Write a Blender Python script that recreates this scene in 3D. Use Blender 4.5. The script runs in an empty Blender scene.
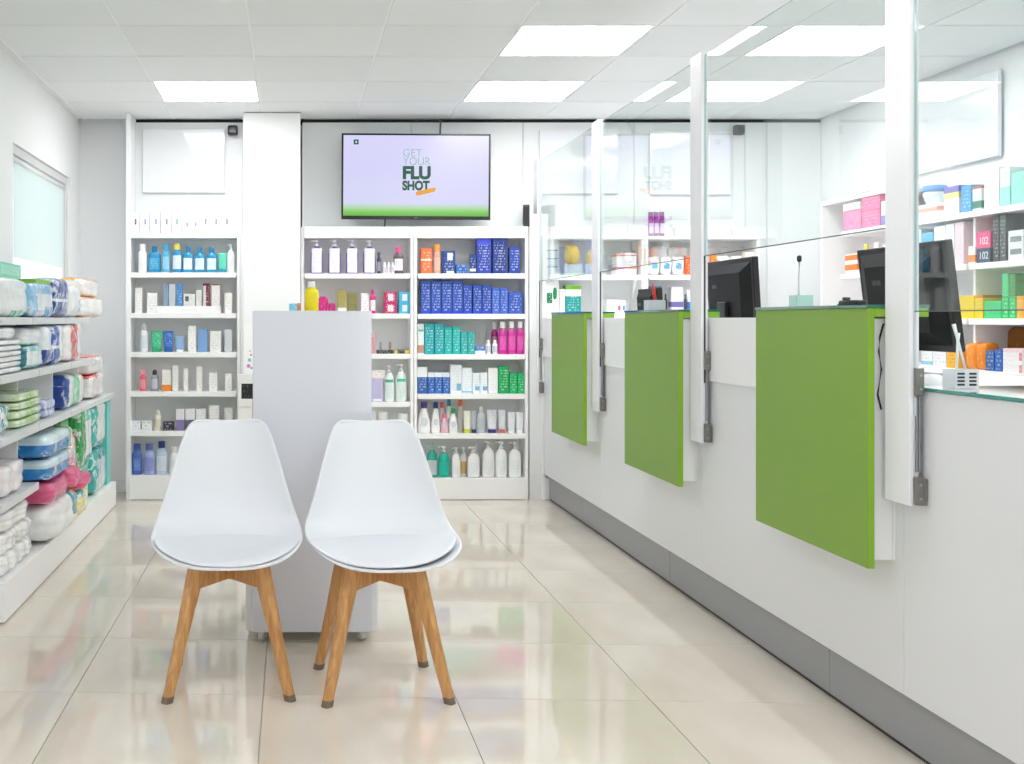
import bpy, bmesh, math, random
from mathutils import Vector, Matrix, noise
random.seed(7)
D = bpy.data; S = bpy.context.scene; COL = S.collection
PI = math.pi
F = 1115.0; VX = 291.5; VY = 319.0; CH = 1.2; CZ = 2.565

# ---------------------------------------------------------------- camera, world, exposure
cd = D.cameras.new('camera'); cam = D.objects.new('camera', cd); COL.objects.link(cam)
cam.location = (0, 0, CH); cam.rotation_euler = (PI/2, 0, 0)
cd.sensor_width = 36; cd.lens = F/1024*36
cd.shift_x = (512-VX)/1024; cd.shift_y = -(382-VY)/1024
cd.clip_start = .05; S.camera = cam
w = D.worlds.new('daylight'); S.world = w; w.use_nodes = True
w.node_tree.nodes['Background'].inputs[0].default_value = (.90, .95, 1, 1)
w.node_tree.nodes['Background'].inputs[1].default_value = 2.5
S.view_settings.view_transform = 'Standard'; S.view_settings.look = 'None'
S.view_settings.gamma = 1; S.view_settings.exposure = 0.08
S.cycles.diffuse_bounces = 7; S.cycles.max_bounces = 16; S.cycles.transparent_max_bounces = 24
LIGHT = 12.0

# ---------------------------------------------------------------- helpers
def PX(px, Y): return (px-VX)/F*Y
def PZ(py, Y): return CH-(py-VY)/F*Y

def lin(h):
    if isinstance(h, str):
        c = [int(h[i:i+2], 16)/255 for i in (0, 2, 4)]
    else: c = h
    return tuple(x/12.92 if x <= .04045 else ((x+.055)/1.055)**2.4 for x in c)+(1,)

_M = {}
def mat(h, rough=.45, metal=0, spec=.5, coat=0, bump=0, bscale=40):
    k = (h, rough, metal, spec, coat, bump)
    if k in _M: return _M[k]
    m = D.materials.new('surface_'+str(len(_M))); m.use_nodes = True
    nt = m.node_tree; b = nt.nodes['Principled BSDF']
    b.inputs['Base Color'].default_value = lin(h)
    b.inputs['Roughness'].default_value = rough; b.inputs['Metallic'].default_value = metal
    b.inputs['Specular IOR Level'].default_value = spec
    b.inputs['Coat Weight'].default_value = coat; b.inputs['Coat Roughness'].default_value = .05
    if bump:
        n = nt.nodes.new('ShaderNodeTexNoise'); n.inputs['Scale'].default_value = bscale
        t = nt.nodes.new('ShaderNodeTexCoord'); nt.links.new(t.outputs['Object'], n.inputs['Vector'])
        bp = nt.nodes.new('ShaderNodeBump'); bp.inputs['Strength'].default_value = bump; bp.inputs['Distance'].default_value = .002
        nt.links.new(n.outputs['Fac'], bp.inputs['Height']); nt.links.new(bp.outputs['Normal'], b.inputs['Normal'])
    _M[k] = m; return m

def printed(base, ink, lines=9, cover=.55, rough=.35, xs=14):
    """flat print: rows of small marks in ink on the base colour"""
    k = ('print', base, ink, lines, cover, xs)
    if k in _M: return _M[k]
    m = D.materials.new('print_'+str(len(_M))); m.use_nodes = True
    nt = m.node_tree; N = nt.nodes; L = nt.links; b = N['Principled BSDF']
    b.inputs['Roughness'].default_value = rough
    tc = N.new('ShaderNodeTexCoord'); sp = N.new('ShaderNodeSeparateXYZ'); L.new(tc.outputs['Generated'], sp.inputs[0])
    def mth(op, a, bb=None):
        n = N.new('ShaderNodeMath'); n.operation = op
        for i, v in ((0, a), (1, bb)):
            if v is None: continue
            if isinstance(v, (int, float)): n.inputs[i].default_value = v
            else: L.new(v, n.inputs[i])
        return n.outputs[0]
    z = mth('MULTIPLY', sp.outputs[2], lines); fr = mth('FRACT', z); fl = mth('FLOOR', z)
    row = mth('MULTIPLY', mth('GREATER_THAN', fr, .25), mth('LESS_THAN', fr, .75))
    cx = N.new('ShaderNodeCombineXYZ'); L.new(mth('MULTIPLY', sp.outputs[0], xs), cx.inputs[0]); L.new(mth('MULTIPLY', fl, 7.3), cx.inputs[2])
    L.new(mth('MULTIPLY', sp.outputs[1], xs*.3), cx.inputs[1])
    nz = N.new('ShaderNodeTexNoise'); nz.inputs['Scale'].default_value = 1; nz.inputs['Detail'].default_value = 1
    L.new(cx.outputs[0], nz.inputs['Vector'])
    ms = mth('MULTIPLY', row, mth('GREATER_THAN', nz.outputs['Fac'], 1-cover))
    inx = mth('MULTIPLY', mth('GREATER_THAN', sp.outputs[0], .12), mth('LESS_THAN', sp.outputs[0], .88))
    inz = mth('MULTIPLY', mth('GREATER_THAN', sp.outputs[2], .08), mth('LESS_THAN', sp.outputs[2], .92))
    ms = mth('MULTIPLY', ms, mth('MULTIPLY', inx, inz))
    mx = N.new('ShaderNodeMix'); mx.data_type = 'RGBA'; L.new(ms, mx.inputs[0])
    A_, B_ = lin(base), lin(ink)
    mx.inputs[6].default_value = A_; mx.inputs[7].default_value = tuple(p*.62+q*.38 for p, q in zip(A_, B_))
    L.new(mx.outputs[2], b.inputs['Base Color'])
    _M[k] = m; return m

def emis(h, s):
    m = D.materials.new('glow'); m.use_nodes = True; nt = m.node_tree
    b = nt.nodes['Principled BSDF']; b.inputs['Base Color'].default_value = lin(h)
    b.inputs['Emission Color'].default_value = lin(h); b.inputs['Emission Strength'].default_value = s
    return m

def thin_glass(tint, ior=1.46, rough=0.0):
    m = D.materials.new('clear_glass'); m.use_nodes = True; nt = m.node_tree; N = nt.nodes; L = nt.links
    N.remove(N['Principled BSDF'])
    t = N.new('ShaderNodeBsdfTransparent'); t.inputs[0].default_value = tint
    g = N.new('ShaderNodeBsdfGlossy'); g.inputs['Roughness'].default_value = rough
    f = N.new('ShaderNodeFresnel'); gm = N.new('ShaderNodeNewGeometry'); mi = N.new('ShaderNodeMix')   # same index from either face of the thin sheet
    mi.inputs[2].default_value = ior; mi.inputs[3].default_value = 1/ior
    L.new(gm.outputs['Backfacing'], mi.inputs[0]); L.new(mi.outputs[0], f.inputs[0])
    x = N.new('ShaderNodeMixShader'); L.new(f.outputs[0], x.inputs[0]); L.new(t.outputs[0], x.inputs[1]); L.new(g.outputs[0], x.inputs[2])
    L.new(x.outputs[0], N['Material Output'].inputs[0]); return m

def finish(name, bm, m, parent=None, smooth=False):
    me = D.meshes.new(name); bm.to_mesh(me); bm.free()
    for q in (m if isinstance(m, (list, tuple)) else [m]): me.materials.append(q)
    if smooth:
        for p in me.polygons: p.use_smooth = True
    return link(name, me, parent)
def link(name, me, parent=None):
    o = D.objects.new(name, me); COL.objects.link(o)
    if parent: o.parent = parent
    return o
def tag(o, label, cat, group=None):
    o['label'] = label; o['category'] = cat
    if group: o['group'] = group
    return o
def empty(name, loc, rz=0, label=None, cat=None, group=None):
    o = D.objects.new(name, None); COL.objects.link(o); o.location = loc; o.rotation_euler = (0, 0, rz)
    o.empty_display_size = .05
    if label: tag(o, label, cat, group)
    return o

def bbox(bm, x0, x1, y0, y1, z0, z1, bev=0, mi=0, seg=1):
    r = bmesh.ops.create_cube(bm, size=1)
    vs = r['verts']
    for v in vs:
        v.co = Vector((x0 if v.co.x < 0 else x1, y0 if v.co.y < 0 else y1, z0 if v.co.z < 0 else z1))
    fs = set(f for v in vs for f in v.link_faces)
    for f in fs: f.material_index = mi
    if bev:
        es = list(set(e for v in vs for e in v.link_edges))
        bmesh.ops.bevel(bm, geom=es, offset=bev, segments=seg, affect='EDGES', profile=.5)
def box(name, x0, x1, y0, y1, z0, z1, m, parent=None, bev=.0015, seg=1):
    """a bevelled box in world (or parent-local) coordinates, origin at its base centre"""
    bm = bmesh.new(); cx, cy = (x0+x1)/2, (y0+y1)/2
    bbox(bm, x0-cx, x1-cx, y0-cy, y1-cy, 0, z1-z0, min(bev, (x1-x0)/4, (y1-y0)/4, (z1-z0)/4), 0, seg)
    o = finish(name, bm, m, parent); o.location = (cx, cy, z0); return o
def struct(o): o['kind'] = 'structure'; return o

def lathe_bm(prof, seg=16, sy=1, a0=0, a1=2*PI, bm=None, off=(0, 0, 0), cap=True):
    bm = bm or bmesh.new(); full = abs(a1-a0-2*PI) < 1e-4; n = seg if full else seg+1
    rings = []
    for r, z in prof:
        rings.append([bm.verts.new((off[0]+r*math.cos(a0+(a1-a0)*i/seg), off[1]+sy*r*math.sin(a0+(a1-a0)*i/seg), off[2]+z)) for i in range(n)])
    for a, b in zip(rings, rings[1:]):
        for i in range(seg):
            j = (i+1) % n
            bm.faces.new((a[i], a[j], b[j], b[i]))
    if cap and full:
        bm.faces.new(list(reversed(rings[0]))); bm.faces.new(rings[-1])
    return bm
def tube_bm(pts, r, seg=8, bm=None):
    bm = bm or bmesh.new(); rings = []
    pts = [Vector(p) for p in pts]
    for i, p in enumerate(pts):
        t = (pts[min(i+1, len(pts)-1)]-pts[max(i-1, 0)]).normalized()
        u = t.cross(Vector((0, 0, 1)));
        if u.length < .01: u = t.cross(Vector((1, 0, 0)))
        u.normalize(); v = t.cross(u)
        rr = r[i] if isinstance(r, (list, tuple)) else r
        rings.append([bm.verts.new(p+u*rr*math.cos(2*PI*k/seg)+v*rr*math.sin(2*PI*k/seg)) for k in range(seg)])
    for a, b in zip(rings, rings[1:]):
        for k in range(seg): bm.faces.new((a[k], a[(k+1) % seg], b[(k+1) % seg], b[k]))
    bm.faces.new(rings[0][::-1]); bm.faces.new(rings[-1]); return bm

def text(name, s, size, loc, rot, m, parent, bold=0, align='CENTER', sx=1, ext=.0004):
    c = D.curves.new(name, 'FONT'); c.body = s; c.size = size; c.align_x = align; c.extrude = ext; c.offset = bold; c.space_character = 1.0
    o = D.objects.new('tmp', c); COL.objects.link(o)
    dg = bpy.context.evaluated_depsgraph_get(); me = D.meshes.new_from_object(o.evaluated_get(dg))
    D.objects.remove(o); me.materials.clear(); me.materials.append(m); me.name = name
    q = link(name, me, parent); q.location = loc; q.rotation_euler = rot; q.scale = (sx, 1, 1); return q

WHITE = mat('f2f3f5', .35); WALL = mat('f3f4f5', .6, bump=.05, bscale=90); SHELF = mat('f8f8f8', .35)
BOARD = mat('eef0f4', .12, coat=.5); DARK = mat('17181a', .4); METAL = mat('a9abae', .3, .9)
TEAL_EDGE = mat('2f8f86', .1, coat=1)

# ---------------------------------------------------------------- setting: floor
def floor_mat(i):
    m = D.materials.new('polished_cream_tile'); m.use_nodes = True; nt = m.node_tree; N = nt.nodes; L = nt.links; b = N['Principled BSDF']
    tc = N.new('ShaderNodeTexCoord'); mp = N.new('ShaderNodeMapping'); mp.inputs[1].default_value = (i*3.1, i*1.7, 0)
    mp.inputs[3].default_value = (1, .35, 1); L.new(tc.outputs['Object'], mp.inputs[0])
    n = N.new('ShaderNodeTexNoise'); n.inputs['Scale'].default_value = 5; n.inputs['Detail'].default_value = 5; L.new(mp.outputs[0], n.inputs['Vector'])
    r = N.new('ShaderNodeValToRGB'); L.new(n.outputs['Fac'], r.inputs[0])
    r.color_ramp.elements[0].position = .3; r.color_ramp.elements[0].color = lin('d5cabc')
    r.color_ramp.elements[1].position = .75; r.color_ramp.elements[1].color = lin('e3dbcf')
    L.new(r.outputs[0], b.inputs['Base Color']); b.inputs['Roughness'].default_value = .055
    b.inputs['Specular IOR Level'].default_value = .8
    return m
FM = [floor_mat(i) for i in range(4)]
fl = struct(box('floor', -1.6, 3.8, -1.6, 7.9, -.05, -.006, mat('cbc1b4', .7), bev=0))
SH = -.045
xs = [-.70+.61*k for k in range(-2, 5)]; ys = [3.545+.61*k for k in range(-8, 8)]
k = 0
for i in range(len(xs)-1):
    for j in range(len(ys)-1):
        bm = bmesh.new(); g = .0012
        x0, x1, y0, y1 = max(xs[i], -1.5)+g, xs[i+1]-g, ys[j]+g, ys[j+1]-g
        cx, cy = (x0+x1)/2, (y0+y1)/2
        bbox(bm, x0-cx, x1-cx, y0-cy, y1-cy, -.006, 0, .0006)
        for v in bm.verts: v.co.y += SH*(v.co.x)
        o = finish('tile', bm, FM[(i*7+j*3+random.randint(0, 3)) % 4], fl)
        o.location = (cx-fl.location.x, cy+SH*(cx-.2)-fl.location.y, -fl.location.z+.0)

# ---------------------------------------------------------------- ceiling
ce = struct(box('ceiling', -1.6, 3.8, -1.6, 7.9, CZ+.02, CZ+.06, mat('8f9294', .9), bev=0))
cxs = [-2.03, -1.42, -.807, -.195, .435, 1.065, 1.70, 2.335, 2.965, 3.6]
cys = [5.18+.61*k for k in range(-11, 5)]
CT = [mat('f0f2f3', .9, bump=.25, bscale=260), mat('edeff0', .9, bump=.25, bscale=260)]
LPOS = {(2, 2+11), (5, 0+11), (5, 2+11), (7, 0+11), (7, 2+11)}
LPOS |= {(5, 7), (2, 5), (7, 7), (5, 3), (7, 3)}
diff = emis('ffffff', LIGHT); frm = mat('f4f4f4', .5)
for i in range(len(cxs)-1):
    for j in range(len(cys)-1):
        x0, x1, y0, y1 = max(cxs[i], -1.50), min(cxs[i+1], 3.66), cys[j], cys[j+1]
        if (i, j) in LPOS:
            near = j <= 9
            side = {2: 'left', 5: 'middle', 7: 'right'}[i]
            lab = {(2, 13): 'lit square ceiling panel at far left above the left shelf unit',
                   (5, 13): 'lit ceiling panel nearest the television, in the far row',
                   (5, 11): 'lit ceiling panel in near row, in front of the television',
                   (7, 13): 'lit ceiling panel behind counter, in the far row',
                   (7, 11): 'lit ceiling panel behind counter, in the near row'}.get((i, j), 'lit ceiling panel in the %s line, %s row towards the shop front' % (side, {9: 'first', 7: 'second', 5: 'third', 3: 'fourth'}.get(j, '')))
            t = empty('ceiling_light', ((x0+x1)/2, (y0+y1)/2, CZ-.001), 0, lab, 'light', 'recessed ceiling panels')
            hx, hy = (x1-x0)/2-.004, (y1-y0)/2-.004
            bm = bmesh.new()
            bbox(bm, -hx, hx, -hy, -hy+.012, 0, .02); bbox(bm, -hx, hx, hy-.012, hy, 0, .02)
            bbox(bm, -hx, -hx+.012, -hy+.012, hy-.012, 0, .02); bbox(bm, hx-.012, hx, -hy+.012, hy-.012, 0, .02)
            finish('frame', bm, frm, t)
            box('diffuser', -hx+.012, hx-.012, -hy+.012, hy-.012, .003, .012, diff, t, bev=0)
            continue
        g = .0055 if i % 2 else .004
        bm = bmesh.new(); cx, cy = (x0+x1)/2, (y0+y1)/2
        bbox(bm, x0+g-cx, x1-g-cx, y0+.005-cy, y1-.005-cy, 0, .015, .0015)
        o = finish('tile', bm, CT[(i+j) % 2], ce); o.location = (cx-ce.location.x, cy-ce.location.y, CZ-ce.location.z)
for i, x in enumerate(cxs[1:-1]):
    o = box('grid_rail', x-.0055, x+.0055, -1.5, 7.7, CZ+.004, CZ+.02, mat('fbfbfb', .5), ce, bev=0)
    o.location = (x-ce.location.x, 3.1-ce.location.y, CZ+.004-ce.location.z)

# ---------------------------------------------------------------- walls
LX = -1.463; RX = 3.62; BY = 7.62
wl = struct(box('wall_left', LX-.12, LX, -1.6, 5.86, 0, CZ+.02, WALL, bev=0))
for nm, a in (('wall_section', (LX-.12, LX, 5.86, 7.36, 0, .95)), ('wall_section', (LX-.12, LX, 5.86, 7.36, 2.13, CZ+.02)), ('wall_section', (LX-.12, LX, 7.36, 7.85, 0, CZ+.02))):
    o = box(nm, *a, WALL, bev=0); l = o.location.copy(); o.parent = wl; o.location = l-wl.location
struct(box('wall_right', RX, RX+.12, -1.6, 7.85, 0, CZ+.02, WALL, bev=0))
wf = struct(box('wall_front', LX-.12, .6, -1.72, -1.6, 0, CZ+.02, WALL, bev=0))
for ar in ((2.0, RX+.12, -1.72, -1.6, 0, CZ+.02), (.6, 2.0, -1.72, -1.6, 2.2, CZ+.02)):
    o = box('wall_section', *ar, WALL, bev=0); l = o.location.copy(); o.parent = wf; o.location = l-wf.location
struct(box('wall_back', LX-.12, RX+.12, 7.73, 7.85, 0, CZ+.02, WALL, bev=0))
wb = D.objects['wall_back']
def under(o, p):
    l = o.location.copy(); o.parent = p; o.location = l-p.location; return o
pb = [PX(p, BY) for p in (133, 243)]+[PX(p, BY) for p in (302, 411, 523, 634, 745, 767)]+[RX]
PM = mat('eceff0', .4)
for a, b in zip(pb, pb[1:]):
    if abs(a-pb[1]) < 1e-6: continue
    under(box('wall_panel', a+.0015, b-.0015, BY, BY+.10, 0, CZ-.022, PM, bev=.001), wb)
for a, b in zip(pb, pb[1:]):
    under(box('shadow_gap', a, b, BY+.012, BY+.10, CZ-.021, CZ-.001, mat('2c2d2e', .8), bev=0), wb)
# end panel beside the left unit and the white column
struct(box('trim_1', PX(126, 7.37), PX(126, 7.37)+.03, 7.37, 7.73, 0, CZ-.002, WHITE))
cl = struct(box('wall_column', PX(243, 7.35), PX(300.5, 7.35), 7.35, 7.73, 0, CZ-.006, mat('f6f7f8', .45), bev=.002))
cl.name = 'wall_column'
struct(box('trim_2', PX(240.2, 7.40), PX(243, 7.35)-.001, 7.40, BY-.001, 0, 1.76, WHITE))
struct(box('wall_return', PX(529.5, 7.42), PX(550, 7.42)+.06, 7.42, BY-.001, 0, 1.9, mat('eceeee', .45), bev=.001))
struct(box('baseboard_back', LX+.001, PX(126, 7.37)-.002, 7.715, 7.729, 0, .09, WHITE))
struct(box('baseboard_left', LX+.001, LX+.012, -1.5, 4.3, 0, .09, WHITE))
# window in the left wall
wn = struct(empty('window_1', (LX-.06, 6.61, .95)))
fm = mat('d9dadb', .4)
bm = bmesh.new()
for y0, y1, z0, z1 in ((-.75, -.70, 0, 1.18), (.70, .75, 0, 1.18), (-.70, .70, 1.13, 1.18), (-.70, .70, 0, .05)):
    bbox(bm, -.03, .045, y0, y1, z0, z1, .003)
finish('window_frame', bm, fm, wn)
bm = bmesh.new(); bbox(bm, -.012, .03, -.70, -.655, .05, 1.13, .003); bbox(bm, -.012, .03, .655, .70, .05, 1.13, .003)
bbox(bm, -.012, .03, -.655, .655, 1.085, 1.13, .003); bbox(bm, -.012, .03, -.655, .655, .05, .095, .003)
finish('sash', bm, WHITE, wn)
box('pane', -.003, .003, -.655, .655, .095, 1.085, thin_glass((.97, .98, .98, 1)), wn, bev=0)
BLIND = D.materials.new('blind_fabric'); BLIND.use_nodes = True; nt = BLIND.node_tree
tr_ = nt.nodes.new('ShaderNodeBsdfTranslucent'); tr_.inputs[0].default_value = lin('e4ebe9'); mx_ = nt.nodes.new('ShaderNodeMixShader'); mx_.inputs[0].default_value = .6
nt.nodes['Principled BSDF'].inputs['Base Color'].default_value = lin('e4ebe9')
nt.links.new(nt.nodes['Principled BSDF'].outputs[0], mx_.inputs[1]); nt.links.new(tr_.outputs[0], mx_.inputs[2]); nt.links.new(mx_.outputs[0], nt.nodes['Material Output'].inputs[0])
box('roller_blind', .034, .037, -.64, .64, .58, 1.12, BLIND, wn, bev=0)
bl = lathe_bm([(.018, -.655), (.018, .655)], 12); 
o = finish('blind_roll', bl, WHITE, wn, True); o.rotation_euler = (PI/2, 0, 0); o.location = (.026, 0, 1.105)
# building across the street, seen through the window
t = empty('building', (-4.6, 9.5, 0), 0, 'pale building across the street seen through the left window', 'building')
box('facade', -.3, 0, -4, 4, 0, 6, mat('efefef', .8), t)
for q in range(5):
    for h in range(3):
        f_ = box('window', 0.001, .04, -3.6+q*1.5, -2.7+q*1.5, .7+h*1.7, 1.9+h*1.7, mat('c3c8cc', .3), t)

# ---------------------------------------------------------------- service counter
CXF = 1.675
ct = empty('service_counter', (CXF, 0, 0), 0, 'long white service counter with grey plinth running along the right side', 'counter')
CW = mat('e6e8eb', .3, bump=.08, bscale=250); GREYP = mat('a3a5a9', .42, .25)
def cpart(nm, x0, x1, y0, y1, z0, z1, m, bev=.001):
    o = box(nm, x0, x1, y0, y1, z0, z1, m, bev=bev); return under(o, ct)
seams = [.3, 1.55, 3.05, 4.55, 6.05, 7.385]
for a, b in zip(seams, seams[1:]):
    cpart('front_panel', CXF, CXF+.022, a+.0008, b-.0008, .172, 1.008, CW)
for a, b in zip(seams[2:], seams[3:]):
    cpart('upstand_panel', CXF-.009, CXF-.001, a+.001, b-.001, .952, 1.205, mat('f1f2f4', .3))
    cpart('upstand_core', CXF+.0005, CXF+.02, a+.001, b-.001, 1.0105, 1.203, WHITE)
for a, b in zip([.3, 2.04, 3.54, 5.04, 6.54], [2.04, 3.54, 5.04, 6.54, 7.385]):
    cpart('plinth_panel', 1.708, 1.722, a+.001, b-.001, .012, .171, GREYP)
cpart('gap_shade', 1.714, 1.73, .3, 7.383, 0, .0115, DARK, 0)  # black strip painted as the shade in the gap below the plinth
cpart('carcass', 1.7225, 2.42, .3, 7.383, .0125, .985, WHITE, 0)
cpart('worktop', 1.698, 2.45, .3, 7.383, .986, 1.008, WHITE)
bm = bmesh.new(); bbox(bm, CXF-.005, 2.45, .3, 3.04, 1.0095, 1.0185)
for f in bm.faces:
    if abs(f.normal.z) < .5: f.material_index = 1
o = finish('glass_top', bm, [mat('e3efee', .03, coat=1), TEAL_EDGE]); o.parent = ct; o.location = (-CXF, 0, 0)

GREEN = mat('80a63e', .4, spec=.35); GREENL = mat('86b32f', .35)
for n, (y0, lab) in enumerate(((3.07, 'large green writing ledge on counter, nearest the camera'), (4.57, 'green writing ledge on counter, middle of the three'), (6.06, 'green writing ledge on counter, farthest and smallest in view'))):
    t = empty('writing_ledge', (CXF, y0+.37, .512), 0, lab, 'counter ledge', 'green ledges along the counter')
    X = lambda x: x-CXF
    bm = bmesh.new(); bbox(bm, X(1.586), X(1.606), -.37, .37, 0, .718, .0015)
    bm.faces.ensure_lookup_table()
    for f in bm.faces:
        if f.calc_center_median().x > X(1.587): f.material_index = 1
    finish('green_panel', bm, [GREEN, GREENL], t)
    bm = bmesh.new(); bbox(bm, X(1.6065), X(1.6655), -.35, .36, .0, .67, .001); bbox(bm, X(1.666), X(1.6745), -.35, .36, .0, .415)
    o = finish('side_box', bm, WHITE, t); o.location = (0, 0, .02)
    box('ledge_board', X(1.6065), X(1.755), -.37, .37, .694, .718, GREENL, t)
    bm = bmesh.new(); bbox(bm, X(1.584), X(1.757), -.371, .371, .7185, .7275)
    for f in bm.faces:
        if abs(f.normal.z) < .5: f.material_index = 1
    finish('glass_top', bm, [mat('3f7d5c', .04, coat=1), mat('1f6f5c', .12, coat=1)], t)
bm = tube_bm([(1.652, 3.095, 1.19), (1.640, 3.09, 1.185), (1.628, 3.085, 1.15), (1.625, 3.085, 1.11), (1.632, 3.085, 1.06), (1.622, 3.085, .99), (1.632, 3.085, .95)], .0025)
o = finish('cable', bm, DARK, smooth=True); tag(o, 'thin black cable looping down the side of the nearest green ledge', 'cable')
bm = bmesh.new(); bbox(bm, -.006, .008, -.012, .004, -.012, .012, .003)
o = finish('plug', bm, DARK, o); o.location = (1.65, 3.092, 1.185)

# posts and glass
POST = mat('eff0f4', .3); STEEL = mat('8b8985', .35, .8)
pys = [1.445, 2.945, 4.443, 5.943, 7.40]
plab = {2.945: 'tall white screen post nearest the camera, right of largest green ledge', 4.443: 'white screen post standing beside the middle green ledge', 5.943: 'white screen post beside the farthest green ledge',
        7.40: 'white screen post at far end of counter by the shelves', 1.445: 'white screen post at the near end of counter beyond the right edge'}
for y in pys:
    t = empty('screen_post', (1.648, y, .705), 0, plab[y], 'post', 'white posts of the glass screen')
    bm = bmesh.new()
    bbox(bm, -.016, -.004, 0, .122, 0, 1.56, .002); bbox(bm, -.004, .013, .006, .116, 0, 1.56, .001)
    finish('profile', bm, POST, t)
    bm = bmesh.new(); bbox(bm, -.0045, .0015, -.0015, .0055, 0.24, .748 if y > 3 else .517)
    finish('gasket', bm, mat('3a3b40', .6) if y > 3 else mat('cfd8de', .3), t)
    bm = bmesh.new(); bbox(bm, .002, .006, -.0, .0058, .09, .30); bbox(bm, .009, .013, -.0, .0058, .09, .30)
    finish('rail', bm, METAL, t)
    for z in (.004, .292):
        bm = bmesh.new(); bbox(bm, -.006, .0165, -.014, -.002, z, z+.075, .002); (z < .1 and bbox(bm, .0165, .024, -.014, .0, z, z+.07, .001))
        b_ = finish('bracket', bm, STEEL, t)
        for dz in (.018, .054):
            s_ = finish('screw', lathe_bm([(.004, 0), (.0035, .0015), (.001, .002)], 8), METAL, b_); s_.rotation_euler = (PI/2, 0, 0); s_.location = (.007, -.014, z+dz)
GL = thin_glass((.955, .985, .975, 1)); GE = mat('a9c9c9', .15, coat=1)
for a, b, z0, lab in ((5.943+.122, 7.40, 1.453, 'clear glass screen pane at far end of counter'), (4.443+.122, 5.943, 1.453, 'clear glass screen pane above counter between middle and far green ledges'),
                  (2.945+.122, 4.443, 1.453, 'clear glass screen pane above counter beside the nearest green ledge'), (1.445+.122, 2.945, 1.222, 'clear glass screen pane reaching lowest, nearest the camera at right edge')):
    bm = bmesh.new(); bbox(bm, -.003, .003, -(b-a)/2+.0005, (b-a)/2-.0005, 0, 2.25-z0)
    for f in bm.faces:
        if abs(f.normal.x) < .5: f.material_index = 2 if f.calc_center_median().z < .01 else 1
    o = finish('glass_screen', bm, [GL, GE, mat('35504d', .25)]); o.location = (1.648, (a+b)/2, z0); tag(o, lab, 'glass screen', 'glass panes over the counter')
    box('edge_seal', -.0035, .0035, -(b-a)/2+.001, (b-a)/2-.001, -.0032, -.0002, mat('4c6360', .3), o, bev=0)

# ---------------------------------------------------------------- shelf units on the back wall
FY = 7.39
def unit(lab, x0, x1, htop, hbot, shelves, bottom=500.5, grp='white shelf units along the back wall'):
    X0, X1 = PX(x0, FY), PX(x1, FY); cx = (X0+X1)/2; hw = (X1-X0)/2
    t = empty('shelf_unit', (cx, FY, 0), 0, lab, 'shelf unit', grp)
    dp = BY-FY-.002; T = .02; top = PZ(htop, FY)
    box('side_panel', -hw, -hw+T, .004, dp, 0, top, SHELF, t); box('side_panel', hw-T, hw, .004, dp, 0, top, SHELF, t)
    box('back_panel', -hw+T, hw-T, dp-.008, dp, 0, top, mat('f4f5f5', .5), t, bev=0)
    box('header', -hw+T+.0005, hw-T-.0005, 0, dp-.0085, PZ(hbot, FY), top, SHELF, t)
    for y in shelves[:-1]:
        z = PZ(y, FY)
        bm = bmesh.new(); bbox(bm, -hw+T+.0005, hw-T-.0005, .012, dp-.0085, -.02, 0); bbox(bm, -hw+T+.006, hw-T-.006, -.008, .0118, -.033, .001, .0015)
        finish('shelf', bm, SHELF, t).location.z = z
    z = PZ(shelves[-1], FY)
    box('plinth', -hw+T+.0005, hw-T-.0005, -.004, dp-.0085, .004, z, SHELF, t)
    return t
U1S = [272.6, 313.2, 352.3, 391.6, 431.2, 475.5]; U2S = [273.7, 313.7, 354, 402, 440, 478]; U3S = [273.6, 314, 354.5, 394, 433.7, 478.3]; U4S = [275, 314, 354, 394, 434, 478]
unit('white shelf unit at far left with blue bottles on upper shelf', 127, 240, 233.5, 238, U1S)
unit('white shelf unit standing directly behind the kiosk', 301, 413.6, 226.5, 238, U2S)
unit('white shelf unit with rows of blue and teal cartons', 414.1, 528.5, 226.5, 238, U3S)
unit('white shelf unit behind the counter, left one of two', 542.5, 645, 236, 239.5, U4S)
unit('white shelf unit behind the counter, right one of two', 645.5, 760, 236, 239.5, U4S)

# ---------------------------------------------------------------- products: builders
# each makes a thing from (w, d, h) with its front towards local -Y and its origin at the base centre
def slab(name, w, h, y, z, m, parent, x=0, th=.0006):
    bm = bmesh.new(); bbox(bm, -w/2, w/2, -th, 0, 0, h)
    o = finish(name, bm, m, parent); o.location = (x, y, z); return o
def ink_of(h):
    r, g, b = [int(h[i:i+2], 16) for i in (0, 2, 4)]
    return 'ffffff' if r*.3+g*.6+b*.1 < 150 else 'abb4be'
def P_carton(t, w, d, h, c='f4f4f4', ink=None, band=None, lab=None, **k):
    """folding carton: body (printed), lid flap edge, optional coloured band [(z0,z1,col)], optional label (x0,x1,z0,z1,col)"""
    box('body', -w/2, w/2, -d/2, d/2, 0, h, printed(c, ink or ink_of(c), max(3, int(h/.017)), k.get('cover', .48), xs=max(3, w/.009)), t, .0012)
    for (z0, z1, bc) in (band or []):
        bm = bmesh.new(); bbox(bm, -w/2-.0004, w/2+.0004, -d/2-.0006, d/2, z0*h, z1*h)
        finish('band', bm, mat(bc, .35), t)
    for (x0, x1, z0, z1, lc) in (lab or []):
        slab('label', (x1-x0)*w, (z1-z0)*h, -d/2-.0002, z0*h, printed(lc, ink_of(lc), 5, .5), t, ((x0+x1)/2-.5)*w)
    bm = bmesh.new(); bbox(bm, -w/2+.002, w/2-.002, -d/2+.002, d/2-.002, h, h+.0008)
    finish('lid_flap', bm, mat(c, .5), t)
def prof_bottle(w, h, neck=.35, sh=.72, nz=.80):
    r = w/2
    return [(r*.82, 0), (r*.98, h*.02), (r, h*.06), (r, h*sh*.9), (r*.93, h*(sh*.9+.05)), (r*.72, h*(sh*.9+.09)), (r*neck, h*nz), (r*neck, h*(nz+.02))]
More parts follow.
